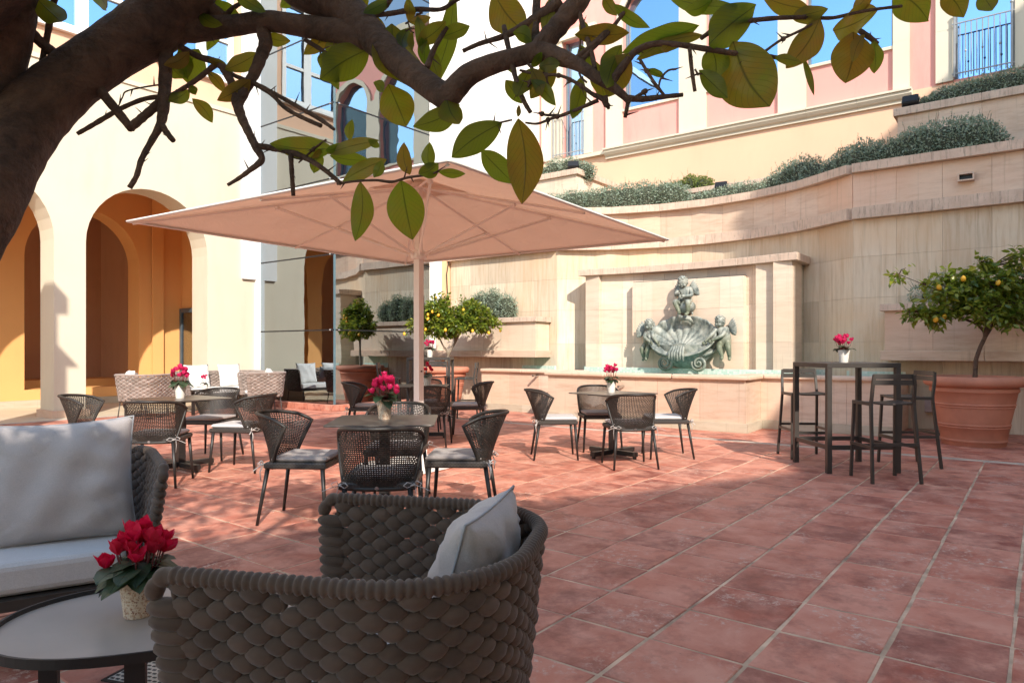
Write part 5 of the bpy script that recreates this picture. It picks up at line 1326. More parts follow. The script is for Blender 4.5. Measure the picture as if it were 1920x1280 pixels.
def cyclamen(label, loc, rz, seed=1, s=1.0, flowers=16, leaves=22, red=False, potm='pot', ph=0.125, pr=0.056, spread=1.0, fh=0.17):
    t = thing('flower_pot', label, 'flower pot', loc, rz, 'potted cyclamens'); r_ = random.Random(seed)
    mb = MB(); mb.lathe([(pr*0.70, 0.0), (pr*0.72, 0.004), (pr*0.84, ph*0.5), (pr*0.98, ph*0.93), (pr, ph), (pr*0.93, ph), (pr*0.90, ph-0.012), (0.001, ph-0.013)], 28, caps=False)
    mb.build('pot', M[potm], t, smooth=True, auto=40)
    mb = MB(); mb.lathe([(0.0005, ph-0.0125), (pr*0.90, ph-0.012)], 14, caps=False); mb.build('soil', M['soil'], t)
    mb = MB()
    for i in range(leaves):
        a = r_.uniform(0, 2*PI); rd = pr*r_.uniform(0.3, 1.0); h = ph+r_.uniform(0.005, 0.05)*s
        b = Vector((rd*math.cos(a), rd*math.sin(a), h)); d = Vector((math.cos(a+r_.uniform(-.6, .6)), math.sin(a+r_.uniform(-.6, .6)), r_.uniform(-0.35, 0.35)))
        leaf_quads(mb, b, d, Vector((0, 0, 1)), r_.uniform(0.055, 0.085)*s*spread, r_.uniform(0.05, 0.07)*s*spread, 0.12, 0.35, 6, heart=True)
    build_uv(mb, 'foliage', M['leaf_cyc'], t)
    mb = MB(); ms = MB()
    for i in range(flowers):
        a = r_.uniform(0, 2*PI); rd = pr*spread*math.sqrt(r_.random())*1.45; c = Vector((rd*math.cos(a), rd*math.sin(a), ph+(fh-0.03-0.05*(rd/pr/1.25)**2+r_.uniform(-0.03, 0.02))*s))
        st = Vector((c.x*0.35, c.y*0.35, ph))
        ms.tube([st, (st+c)/2+Vector((c.x, c.y, 0))*0.15, c], 0.0018*s, 5)
        ax = Vector((r_.uniform(-.4, .4), r_.uniform(-.4, .4), 1)).normalized(); p = ax.cross(Vector((1, 0, 0))).normalized(); q = ax.cross(p)
        for k in range(5):
            an = 2*PI*k/5+r_.uniform(-.2, .2); out = p*math.cos(an)+q*math.sin(an)
            leaf_quads(mb, c+out*0.003*s, (ax*0.85+out*r_.uniform(0.35, 0.95)), out*-1, r_.uniform(0.036, 0.050)*s, r_.uniform(0.032, 0.044)*s, 0.30, -0.25, 4)
    build_uv(mb, 'blossom', M['petal_red' if red else 'petal'], t); ms.build('flower_stem', M['stem_red'], t, smooth=True)
    return t
M['pot_white'] = plain('speckled_white_pot', (0.72, 0.66, 0.60), 0.5, var=0.12, scale=40, bs=0.1)
def on(px, f, z): return RF((px-960)/1304*f, f, z)
cyclamen('crimson cyclamen in a speckled patterned pot on the oval low table', on(258, 2.20, 0.340), 0, 2, 1.12, 30, 34, True, 'pot', 0.120, 0.055, 1.1, 0.155)
cyclamen('magenta cyclamen in a patterned pot on the front table', on(721, 4.80, 0.700), 0.4, 5, 1.0, 26, 24, False, 'pot', 0.135, 0.056, 1.15, 0.17)
cyclamen('pink cyclamen in a whitish pot on the table before the fountain', on(1146, 7.72, 0.700), 0.9, 7, 0.95, 16, 20, False, 'pot_white', 0.135, 0.055, 0.95, 0.19)
cyclamen('pink cyclamen in a speckled pot on the left table', on(338, 6.86, 0.700), 0.9, 9, 1.0, 20, 20, False, 'pot_white', 0.13, 0.057, 1.1, 0.19)
cyclamen('pink cyclamen in a white pot on the right bar table', on(1582, 6.98, 1.050), 0.2, 11, 0.95, 18, 18, False, 'pot_white', 0.125, 0.056, 1.05, 0.165)
cyclamen('pink cyclamen in a white pot on the far bar table behind the pole', on(806, 11.75, 1.050), 0.2, 12, 1.0, 16, 16, False, 'pot_white', 0.125, 0.058, 1.05, 0.17)
cyclamen('small red cyclamen on the shaded rear table, mostly hidden by the pole', on(801, 9.3, 0.700), 0.2, 13, 1.0, 8, 14, True, 'pot_white', 0.125, 0.058, 1.05, 0.17)
cyclamen('small pink cyclamen on the low table of the far sofa group', Vector((6.62, 12.05, 0.435)), 0.2, 14, 0.95, 8, 10, False, 'pot_white', 0.11, 0.055, 0.9, 0.19)

# ------------------------------------------------------------------ parasol
PC = RF(-0.955, 7.12)
par = thing('parasol', 'large square pale parasol with a white pole and square foot plate', 'parasol', PC, cam_rz(-CT*0)+rad(0))
EH, AH, HS = 2.40, 2.93, 1.93
par.rotation_euler = (0, 0, rad(4)); pcx = Vector((-0.10, 0.10))
mb = MB(); n = 16; vs = []
# four panels, cloth sagging a little between the ribs
def cz(x, y):
    a = max(abs(x), abs(y)); b = min(abs(x), abs(y)); k = a/HS
    z = AH-(AH-EH)*k; sg = 0.035*math.sin(PI*min(1, (b/max(a, 1e-6))*1.0)*2)**2 if a > 1e-6 else 0
    return z-0.018*math.sin(PI*k)-abs(sg)*k*(1-k)*1.2
N = 48
for i in range(N+1):
    for j in range(N+1):
        x = HS*(-1+2*i/N); y = HS*(-1+2*j/N); vs.append((x, y, cz(x, y)))
mb.add(vs, [(i*(N+1)+j, (i+1)*(N+1)+j, (i+1)*(N+1)+j+1, i*(N+1)+j+1) for i in range(N) for j in range(N)])
o = mb.build('canopy', M['canvas'], par, smooth=True); sm = o.modifiers.new('thick', 'SOLIDIFY'); sm.thickness = 0.006
mb = MB()
ed = [(-HS, -HS), (HS, -HS), (HS, HS), (-HS, HS)]
for k in range(4):
    a, b = ed[k], ed[(k+1) % 4]; m_ = 24
    mb.tube([(a[0]+(b[0]-a[0])*i/m_, a[1]+(b[1]-a[1])*i/m_, cz(a[0]+(b[0]-a[0])*i/m_, a[1]+(b[1]-a[1])*i/m_)-0.012) for i in range(m_+1)], 0.022, 6, flat=0.5)
mb.build('canopy_hem', M['white_cloth'], par, smooth=True)
mb = MB(); mb.lathe([(0.5, AH-0.11), (0.3, AH-0.02), (0.02, AH+0.06)], 4, caps=False); o = mb.build('vent_cap', M['canvas'], par); o.rotation_euler = (0, 0, PI/4)
mb = MB(); mb.rbox((-0.036, -0.036, 0.05), (0.036, 0.036, 2.15), 0.006); mb.rbox((-0.028, -0.028, 2.15), (0.028, 0.028, AH-0.04), 0.004); mb.build('pole', M['white_metal'], par)
mb = MB(); mb.lathe([(0.07, 2.10), (0.085, 2.12), (0.085, 2.17), (0.06, 2.19)], 12); mb.build('runner', M['white_metal'], par)
mb = MB(); mb.lathe([(0.06, AH-0.12), (0.08, AH-0.10), (0.08, AH-0.06), (0.05, AH-0.04)], 12); mb.build('hub', M['white_metal'], par)
for k in range(8):
    x, y = [(1, 1), (1, 0), (1, -1), (0, -1), (-1, -1), (-1, 0), (-1, 1), (0, 1)][k]
    e = Vector((x*HS*0.985, y*HS*0.985, cz(x*HS, y*HS)-0.03)); s_ = Vector((x*0.05, y*0.05, AH-0.10)); mb = MB()
    d = (e-s_).normalized(); mb.tube([s_, e], 0.017, 4, up=(0, 0, 1), flat=0.8); mb.build('rib', M['white_metal'], par)
    md = s_.lerp(e, 0.50 if x and y else 0.60)+Vector((0, 0, -0.03)); mb = MB(); mb.tube([Vector((x*0.07, y*0.07, 2.145)), md], 0.014, 4, up=(0, 0, 1)); mb.cbox(md, (0.035, 0.035, 0.03)); mb.build('strut', M['white_metal'], par)
mb = MB(); mb.tube([(0.04, 0, 1.75), (0.075, 0, 1.73), (0.075, 0, 1.60), (0.04, 0, 1.60)], 0.008, 6); mb.build('crank', M['metal_dark'], par)
mb = MB(); mb.box((-0.012, -0.040, 0.95), (0.012, -0.0365, 0.965)); mb.build('lock_slot', M['metal_black'], par)
mb = MB(); mb.rbox((-0.42, -0.42, 0.004), (0.42, 0.42, 0.035), 0.006); mb.build('foot_plate', M['white_frame'], par)
mb = MB(); mb.box((-0.06, -0.06, 0.035), (0.06, 0.06, 0.20)); mb.build('pole_socket', M['white_metal'], par)

# ------------------------------------------------------------------ terracotta pots and lemon trees
def big_pot(label, loc, R=0.54, H=0.85):
    t = thing('terracotta_pot', label, 'plant pot', loc, 0, 'large terracotta pots')
    k = R/0.54
    prof = [(0.33, 0), (0.335, 0.01), (0.345, 0.055), (0.352, 0.06), (0.352, 0.075), (0.346, 0.08), (0.372, 0.22), (0.382, 0.226), (0.382, 0.240), (0.374, 0.243), (0.378, 0.250), (0.388, 0.256), (0.386, 0.268), (0.379, 0.272),
            (0.418, 0.47), (0.428, 0.475), (0.428, 0.488), (0.420, 0.492), (0.424, 0.50), (0.434, 0.505), (0.433, 0.517), (0.426, 0.522), (0.452, 0.655), (0.470, 0.665), (0.470, 0.705), (0.458, 0.715), (0.470, 0.722), (0.502, 0.730), (0.532, 0.752), (0.540, 0.79), (0.530, 0.83), (0.505, 0.85), (0.475, 0.848), (0.455, 0.825), (0.448, 0.78), (0.44, 0.76)]
    mb = MB(); mb.lathe([(r*k, z*H/0.85) for r, z in prof], 56, caps=False); mb.build('body', M['terracotta'], t, smooth=True, auto=50)
    mb = MB(); mb.lathe([(0.001, 0.775*H/0.85), (0.445*k, 0.765*H/0.85)], 24, caps=False); mb.build('soil', M['soil'], t)
    return t
def lemon_tree(label, base, joints, edges, clumps, nl, nlem, seed, lw=0.045, bk='bark', lemons=None, group='lemon trees in terracotta pots', lmat='leaf_lemon'):
    """joints relative to base (x right, y away, z up in the viewer's sense); clumps (x,y,z,rx,ry,rz)"""
    t = thing('lemon_tree', label, 'lemon tree', base, cam_rz(0), group); r_ = random.Random(seed)
    o = skin_body('trunk', [tuple(j) for j in joints], edges, M[bk], t, 1)
    tw = MB(); mb = MB(); tot = sum(c[3]*c[4]*c[5] for c in clumps)
    J = [Vector(j[:3]) for j in joints]
    for c in clumps:
        m_ = int(nl*(c[3]*c[4]*c[5])/tot); C_ = Vector(c[:3])
        near = min(J, key=lambda q: (q-C_).length)
        tips = []
        for k in range(max(4, m_//26)):
            d = Vector((r_.gauss(0, 1), r_.gauss(0, 1), r_.gauss(0, 1))).normalized()*r_.uniform(0.55, 1.05)
            p = C_+Vector((d.x*c[3], d.y*c[4], d.z*c[5])); mid = near.lerp(p, 0.5)+Vector((r_.uniform(-.03, .03), r_.uniform(-.03, .03), r_.uniform(0, .05)))
            tw.tube([near, mid, p], [0.009, 0.006, 0.003], 5); tips.append((near, mid, p))
        for k in range(m_):
            tp = r_.choice(tips); v = r_.uniform(0.35, 1.0); q = tp[1].lerp(tp[2], v*1.0) if v > 0.2 else tp[0].lerp(tp[1], 0.8)
            q = q+Vector((r_.gauss(0, 1), r_.gauss(0, 1), r_.gauss(0, 1)))*0.035
            out = (q-C_); out = out.normalized() if out.length > 1e-5 else Vector((0, 0, 1))
            d = (out*0.5+Vector((r_.gauss(0, 1), r_.gauss(0, 1), r_.gauss(0, 0.7)-0.12))*0.6).normalized()
            L = lw*r_.uniform(1.2, 2.2); upv = (Vector((0, 0, 1))+Vector((r_.gauss(0, 1), r_.gauss(0, 1), r_.gauss(0, 1)))*0.55).normalized()
            if abs(upv.dot(d)) > 0.95: upv = Vector((1, 0, 0))
            leaf_quads(mb, q, d, upv, L, L*0.48, 0.22, 0.22, 3)
    build_uv(mb, 'crown', M[lmat], t, kind='stuff'); tw.build('twig', M[bk], t, smooth=True, kind='stuff')
    pos = lemons or []
    for k in range(nlem-len(pos)):
        c = r_.choice(clumps); a = r_.uniform(PI, 2*PI); pos.append((c[0]+c[3]*0.85*math.cos(a), c[1]+c[4]*0.9*math.sin(a), c[2]-c[5]*r_.uniform(0.0, 0.8)))
    ml = MB(); ml.lathe([(0.001, -0.038), (0.010, -0.035), (0.024, -0.022), (0.029, 0.0), (0.024, 0.022), (0.010, 0.034), (0.005, 0.040), (0.0008, 0.041)], 12, caps=False); me = ml.mesh('lemon', M['lemon'], True)
    for p in pos:
        l = bpy.data.objects.new('lemon', me); link(l, t); l.location = p; l.rotation_euler = (r_.uniform(-.5, .5), r_.uniform(-.5, .5), 0)
    return t
POT1 = RF(5.745, 8.66); big_pot('large terracotta pot with rolled rim at the right, holding a lemon tree', POT1, 0.545, 0.85)
joints = [(0.02, 0, 0.62, .032), (0.02, 0, 0.85, .030), (0.03, 0.0, 1.05, .027), (0.09, 0.0, 1.22, .025), (0.17, 0.0, 1.38, .026), (0.02, -0.03, 1.50, .017), (-0.22, -0.05, 1.58, .013), (-0.45, -0.05, 1.60, .009), (-0.75, 0, 1.66, .006),
          (0.30, 0.02, 1.55, .018), (0.45, 0.05, 1.72, .012), (0.62, 0.05, 1.85, .008), (0.0, -0.05, 1.62, .012), (-0.28, -0.1, 1.82, .008), (-0.68, -0.1, 1.98, .005), (-0.98, -0.1, 2.10, .003), (0.16, 0, 1.70, .013), (0.14, 0, 1.98, .008), (0.20, 0, 2.2, .005), (0.60, 0.0, 1.62, .009), (0.08, -0.04, 1.02, .020)]
edges = [(0, 1), (1, 2), (2, 3), (3, 4), (4, 5), (5, 6), (6, 7), (7, 8), (4, 9), (9, 10), (10, 11), (5, 12), (12, 13), (13, 14), (14, 15), (4, 16), (16, 17), (17, 18), (9, 19)]
joints = joints[:20]
k_ = 1.0
clumps = [(-0.98, -0.1, 2.12, .10, .10, .10), (-0.78, 0, 1.62, .20, .2, .09), (-0.52, -0.1, 1.60, .26, .2, .13), (-0.38, -0.1, 1.86, .34, .25, .15), (-0.20, -0.1, 2.05, .26, .2, .12), (-0.05, -0.2, 1.66, .32, .25, .16), (0.10, -0.1, 2.02, .30, .3, .20), (0.42, 0, 1.75, .36, .3, .26), (0.65, 0.1, 2.08, .32, .3, .20), (0.35, -0.25, 1.48, .26, .2, .14), (0.02, 0, 2.26, .10, .12, .10), (0.55, 0, 2.33, .16, .2, .10), (0.80, 0.1, 1.75, .25, .3, .25), (-0.55, -0.1, 2.00, .14, .1, .05)]
lemon_tree('lemon tree with a bent trunk in the big terracotta pot at the right', POT1, joints, edges, clumps, 6400, 5, 3, 0.050,
           lemons=[(-0.58, -0.25, 1.93), (-0.32, -0.3, 2.03), (-0.62, -0.25, 1.54), (-0.50, -0.22, 1.58), (0.10, -0.3, 1.98)])
POT2 = RF(-1.39, 14.05); big_pot('large terracotta pot behind the parasol pole, holding the sunlit lemon tree', POT2, 0.53, 0.83)
j2 = [(0, 0, 0.6, .032), (0.02, 0, 0.85, .030), (0.12, 0, 1.10, .026), (0.26, 0, 1.36, .024), (0.14, 0, 1.6, .015), (-0.08, 0, 1.75, .010), (0.42, 0, 1.66, .014), (0.7, 0, 1.85, .008), (0.30, 0, 1.8, .012), (0.0, 0, 1.25, .018), (-0.14, 0, 1.55, .012), (-0.4, 0, 1.75, .008)]
e2 = [(0, 1), (1, 2), (2, 3), (3, 4), (4, 5), (3, 6), (6, 7), (3, 8), (2, 9), (9, 10), (10, 11)]
c2 = [(-0.45, 0, 1.62, .25, .3, .20), (-0.1, -0.05, 1.95, .35, .35, .28), (0.30, -0.1, 1.72, .42, .4, .25), (0.75, 0, 1.72, .36, .35, .22), (0.55, 0, 2.0, .32, .3, .2), (0.0, -0.1, 1.6, .36, .3, .18), (1.02, 0, 1.62, .18, .2, .14), (-0.02, 0, 2.22, .16, .2, .1), (-0.72, 0, 1.50, .10, .1, .08)]
lemon_tree('round bushy lemon tree full of yellow fruit behind the parasol pole', POT2, j2, e2, c2, 8200, 14, 6, 0.048, 'bark_pale')

# ------------------------------------------------------------------ shrubs on the terraces
def shrub(name, label, pts, n, mt, seed, lw=0.022, group=None, sprigs=10, cat='shrub', core=0.74):
    """pts: ellipsoids (centre, radii); leafy surface over a dark inner mass of twigs"""
    c0 = sum((Vector(p[0]) for p in pts), Vector())/len(pts); zb = min(p[0][2]-p[1][2] for p in pts)
    t = thing(name, label, cat, (c0.x, c0.y, zb), 0, group); O = Vector((c0.x, c0.y, zb)); r_ = random.Random(seed); mb = MB(); tw = MB()
    area = [p[1][0]*p[1][1]+p[1][1]*p[1][2]+p[1][0]*p[1][2] for p in pts]; tot = sum(area)
    for (c, ra), ar in zip(pts, area):
        c = Vector(c)-O
        for k in range(int(n*ar/tot)):
            d = Vector((r_.gauss(0, 1), r_.gauss(0, 1), r_.gauss(0, 1))).normalized()
            bumpy = 0.88+0.20*noise.noise(Vector((d.x*2.6+c.x*3, d.y*2.6+c.y*3, d.z*2.6)))+r_.uniform(-0.16, 0.08)
            p = c+Vector((d.x*ra[0], d.y*ra[1], d.z*ra[2]))*bumpy
            if p.z < 0.01: continue
            dd = (d*0.9+Vector((r_.gauss(0, 1), r_.gauss(0, 1), r_.gauss(0, 1)))*0.55).normalized(); s = dd.cross(Vector((r_.gauss(0, 1), r_.gauss(0, 1), r_.gauss(0, 1)))).normalized()
            L = lw*r_.uniform(1.1, 2.1); W_ = L*0.24; k0_ = mb.add([p-dd*L*0.3, p+s*W_, p+dd*L*0.7, p-s*W_], [(0, 1, 2, 3)])
        for k in range(int(sprigs)):
            d = Vector((r_.gauss(0, 0.7), r_.gauss(0, 0.7), abs(r_.gauss(0, 1))+0.4)).normalized(); a = c+Vector((d.x*ra[0], d.y*ra[1], d.z*ra[2]))*0.9
            e = a+(d+Vector((0, 0, 0.6)))*r_.uniform(0.05, 0.13); tw.tube([a, a.lerp(e, .5)+Vector((r_.uniform(-.01, .01),)*3), e], [0.003, 0.002, 0.001], 4)
            for q in range(7):
                f = a.lerp(e, q/6); dd = Vector((r_.gauss(0, 1), r_.gauss(0, 1), 0.6)).normalized(); s = dd.cross(Vector((0, 0, 1))).normalized(); L = lw*1.1; mb.add([f, f+dd*L*.5+s*L*.22, f+dd*L, f+dd*L*.5-s*L*.22], [(0, 1, 2, 3)])
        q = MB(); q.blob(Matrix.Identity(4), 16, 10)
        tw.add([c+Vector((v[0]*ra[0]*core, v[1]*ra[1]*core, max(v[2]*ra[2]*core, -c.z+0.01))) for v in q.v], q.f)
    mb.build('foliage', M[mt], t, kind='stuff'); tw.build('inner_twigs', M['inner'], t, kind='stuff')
    return t
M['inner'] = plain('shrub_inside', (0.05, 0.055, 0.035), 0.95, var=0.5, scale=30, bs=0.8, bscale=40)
def wallhit(px, off=0.42):
    r = (px-960)/1304; lo, hi = 5.0, 20.0
    for _ in range(50):
        f = (lo+hi)/2; p = RF(r*f, f)
        if p.x < wx(p.y): lo = f
        else: hi = f
    d = RF(r*hi, hi); return Vector((wx(d.y)+off, d.y))
def row(pxs, z0, hts, ry=0.36, off=0.48):
    out = []
    for (px, h) in zip(pxs, hts):
        p = wallhit(px, off); h = h*0.70+0.24; out.append(((p.x, p.y, z0+h*0.40), (0.36, ry+0.08, h*0.60)))
    return out
TZ = 3.88
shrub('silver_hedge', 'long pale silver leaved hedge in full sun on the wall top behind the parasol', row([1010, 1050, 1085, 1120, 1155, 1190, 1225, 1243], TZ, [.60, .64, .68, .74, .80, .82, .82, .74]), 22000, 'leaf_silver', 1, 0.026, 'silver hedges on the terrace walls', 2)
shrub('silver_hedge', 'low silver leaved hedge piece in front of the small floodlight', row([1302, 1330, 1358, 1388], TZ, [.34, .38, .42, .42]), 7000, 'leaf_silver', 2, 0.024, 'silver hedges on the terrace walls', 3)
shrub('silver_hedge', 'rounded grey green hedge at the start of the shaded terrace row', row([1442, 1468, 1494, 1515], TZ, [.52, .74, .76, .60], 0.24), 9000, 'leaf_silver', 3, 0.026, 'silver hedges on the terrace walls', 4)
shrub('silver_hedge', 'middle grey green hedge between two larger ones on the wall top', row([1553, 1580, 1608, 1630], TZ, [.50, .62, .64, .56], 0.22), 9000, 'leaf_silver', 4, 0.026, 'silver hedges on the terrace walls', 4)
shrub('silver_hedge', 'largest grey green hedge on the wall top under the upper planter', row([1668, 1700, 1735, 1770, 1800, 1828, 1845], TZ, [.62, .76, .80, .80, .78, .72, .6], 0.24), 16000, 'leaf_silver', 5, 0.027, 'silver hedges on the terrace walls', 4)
U = []
for px, h in ((1742, .36), (1775, .46), (1810, .5), (1850, .52), (1890, .54), (1930, .54)):
    y = onx(px, 13.75); h *= 0.98; U.append(((13.75, y, 5.15+h*0.4), (0.3, 0.36, h*0.62)))
shrub('silver_hedge', 'hedge in the upper planter at the top right below the wide railing', U, 12000, 'leaf_silver', 6, 0.026, 'silver hedges on the terrace walls', 3)
U = [((13.8, onx(px, 13.8), 5.10+h*0.4), (0.3, 0.36, h*0.6)) for px, h in ((1010, .56), (1040, .62), (1068, .60), (1092, .44))]
shrub('silver_hedge', 'pale silver hedge in the upper planter under the narrow railing', U, 8000, 'leaf_silver', 7, 0.026, 'silver hedges on the terrace walls', 3)
U = [((14.45, onx(px, 14.45), 4.52+h*0.4), (0.26, 0.26, h*0.6)) for px, h in ((1272, .38), (1295, .48), (1318, .40))]
shrub('green_shrub', 'small yellow green shrub on the middle planter step', U, 5000, 'leaf_green', 8, 0.028, None, 4)
U = [((11.66, onx(px, 11.66), 1.80+h*0.42), (0.26, 0.26, h*0.6)) for px, h in ((878, .5), (900, .66), (925, .7), (950, .55))]
shrub('silver_shrub', 'silver shrub in the low planter box right behind the sunlit lemon tree', U, 6500, 'leaf_silver', 9, 0.024, None, 6)
U = [((11.66, onx(px, 11.66), 1.80+h*0.45), (0.22, 0.24, h*0.6)) for px, h in ((1735, .34), (1765, .46), (1800, .4))]
shrub('silver_shrub', 'thin grey shrub in the planter box behind the right lemon tree', U, 2600, 'leaf_silver', 10, 0.020, None, 8, core=0.2)
# floodlights and small fittings
def flood(label, loc, rz, tilt=35):
    t = thing('floodlight', label, 'floodlight', loc, rz, 'black garden floodlights')
    A = Matrix.Translation((0, 0, 0.11)) @ Matrix.Rotation(rad(tilt), 4, 'X'); mb = MB(); mb.rbox((-0.12, -0.05, -0.08), (0.12, 0.05, 0.09), 0.012, M=A); mb.build('housing', M['metal_black'], t)
    mb = MB(); mb.box((-0.10, -0.058, -0.065), (0.10, -0.0505, 0.075), M=A); mb.build('lens', M['metal_black'], t)
    mb = MB(); mb.tube([(-0.125, 0, 0.12), (-0.125, 0, 0.02), (0.125, 0, 0.02), (0.125, 0, 0.12)], 0.010, 6); mb.tube([(0, 0, 0.02), (0, 0, -0.015)], 0.03, 8); mb.build('bracket', M['metal_black'], t)
    return t
fl = flood('black floodlight on the planter corner under the narrow railing', (13.50, onx(1075, 13.50), 5.285), rad(-60), -30)
dup(fl, (14.05, onx(1352, 14.05), 3.82+0.62), rad(-80), 'black floodlight rising behind the low hedge in the middle of the terrace')
dup(fl, (13.48, onx(1707, 13.48), 5.285), rad(-90), 'black floodlight on the left end of the upper right planter')
# ------------------------------------------------------------------ the lemon tree the photographer stands under
def dep(px, py): return 1.22+0.10*math.sin(px/260.0)+0.05*math.sin(py/90.0+px/400.0)
def tp(px, py, dd=0.0): return PX(px, py, dep(px, py)+dd)
nt = thing('lemon_tree', 'dark lemon tree leaning in from the left, its bare limbs and big leaves overhead', 'tree', tuple(RF(-1.42, 1.30, 0)), 0)
NB = Vector(nt.location)
def smooth_path(pts, sub=4):
    out = []
    n = len(pts)
    for i in range(n-1):
        p0, p1, p2, p3 = pts[max(i-1, 0)], pts[i], pts[i+1], pts[min(i+2, n-1)]
        for k in range(sub):
            t_ = k/sub; out.append(tuple(0.5*((2*b)+(-a+c)*t_+(2*a-5*b+4*c-d)*t_*t_+(-a+3*b-3*c+d)*t_**3) for a, b, c, d in zip(p0, p1, p2, p3)))
    out.append(tuple(pts[-1])); return out
rb = random.Random(21)
def limb(name, pts, parent=nt, n=14, knots=None, dd=0.0):
    knots = 0.012 if n > 15 else 0.05
    """pts: (px, py, radius px)"""
    q = smooth_path(pts, 6); mb = MB(); P_ = []; R_ = []
    for i, (x, y, r) in enumerate(q):
        f = dep(x, y)+dd; P_.append(PX(x, y, f)-NB); R_.append(max(0.0012, r/1304*f)*(1+knots*math.sin(i*1.7+x*0.03)+rb.uniform(-knots, knots)*0.5))
    mb.tube(P_, R_, n); return mb.build(name, M['bark'], parent, smooth=True)
# trunk, going down to the ground outside the frame
mb = MB(); q = smooth_path([(-0.0, 0, 0.0, .135), (0.05, 0.0, 0.35, .11), (0.16, -0.01, 0.8, .10), (0.26, -0.04, 1.15, .095), (0.33, -0.05, 1.35, .09)], 5)
base = RF(-1.42, 1.30, 0)
mb.tube([RF(-1.42+x, 1.30+y, z)-NB for x, y, z, r in q], [r for *_, r in q], 20); mb.build('trunk', M['bark'], nt, smooth=True)
limb('limb', [(-120, 505, 80), (-42, 380, 72), (12, 278, 66), (72, 205, 58), (147, 140, 52), (222, 88, 51), (300, 35, 58), (345, -40, 62), (380, -130, 60)], n=22)
limb('limb', [(-100, 480, 70), (-75, 340, 62), (-40, 205, 58), (-18, 100, 60), (-2, 0, 62), (0, -120, 66)], n=20)
limb('limb', [(300, 10, 50), (340, 45, 34), (385, 52, 24), (440, 48, 19), (500, 40, 19), (560, 48, 20), (610, 56, 22), (650, 62, 24), (690, 78, 20)], n=16)
limb('limb', [(515, -60, 30), (560, -18, 32), (610, 0, 34), (650, 18, 32), (690, 60, 30), (735, 105, 27), (780, 142, 24), (820, 172, 24), (838, 180, 25), (852, 168, 23), (880, 140, 21), (925, 120, 19), (975, 106, 18), (1010, 98, 19), (1045, 106, 17), (1085, 122, 12), (1120, 146, 11), (1150, 164, 9), (1172, 182, 7), (1180, 192, 6)], n=16)
limb('limb', [(1000, 102, 18), (1020, 80, 19), (1048, 48, 19), (1080, 8, 20), (1110, -40, 20)], n=14)
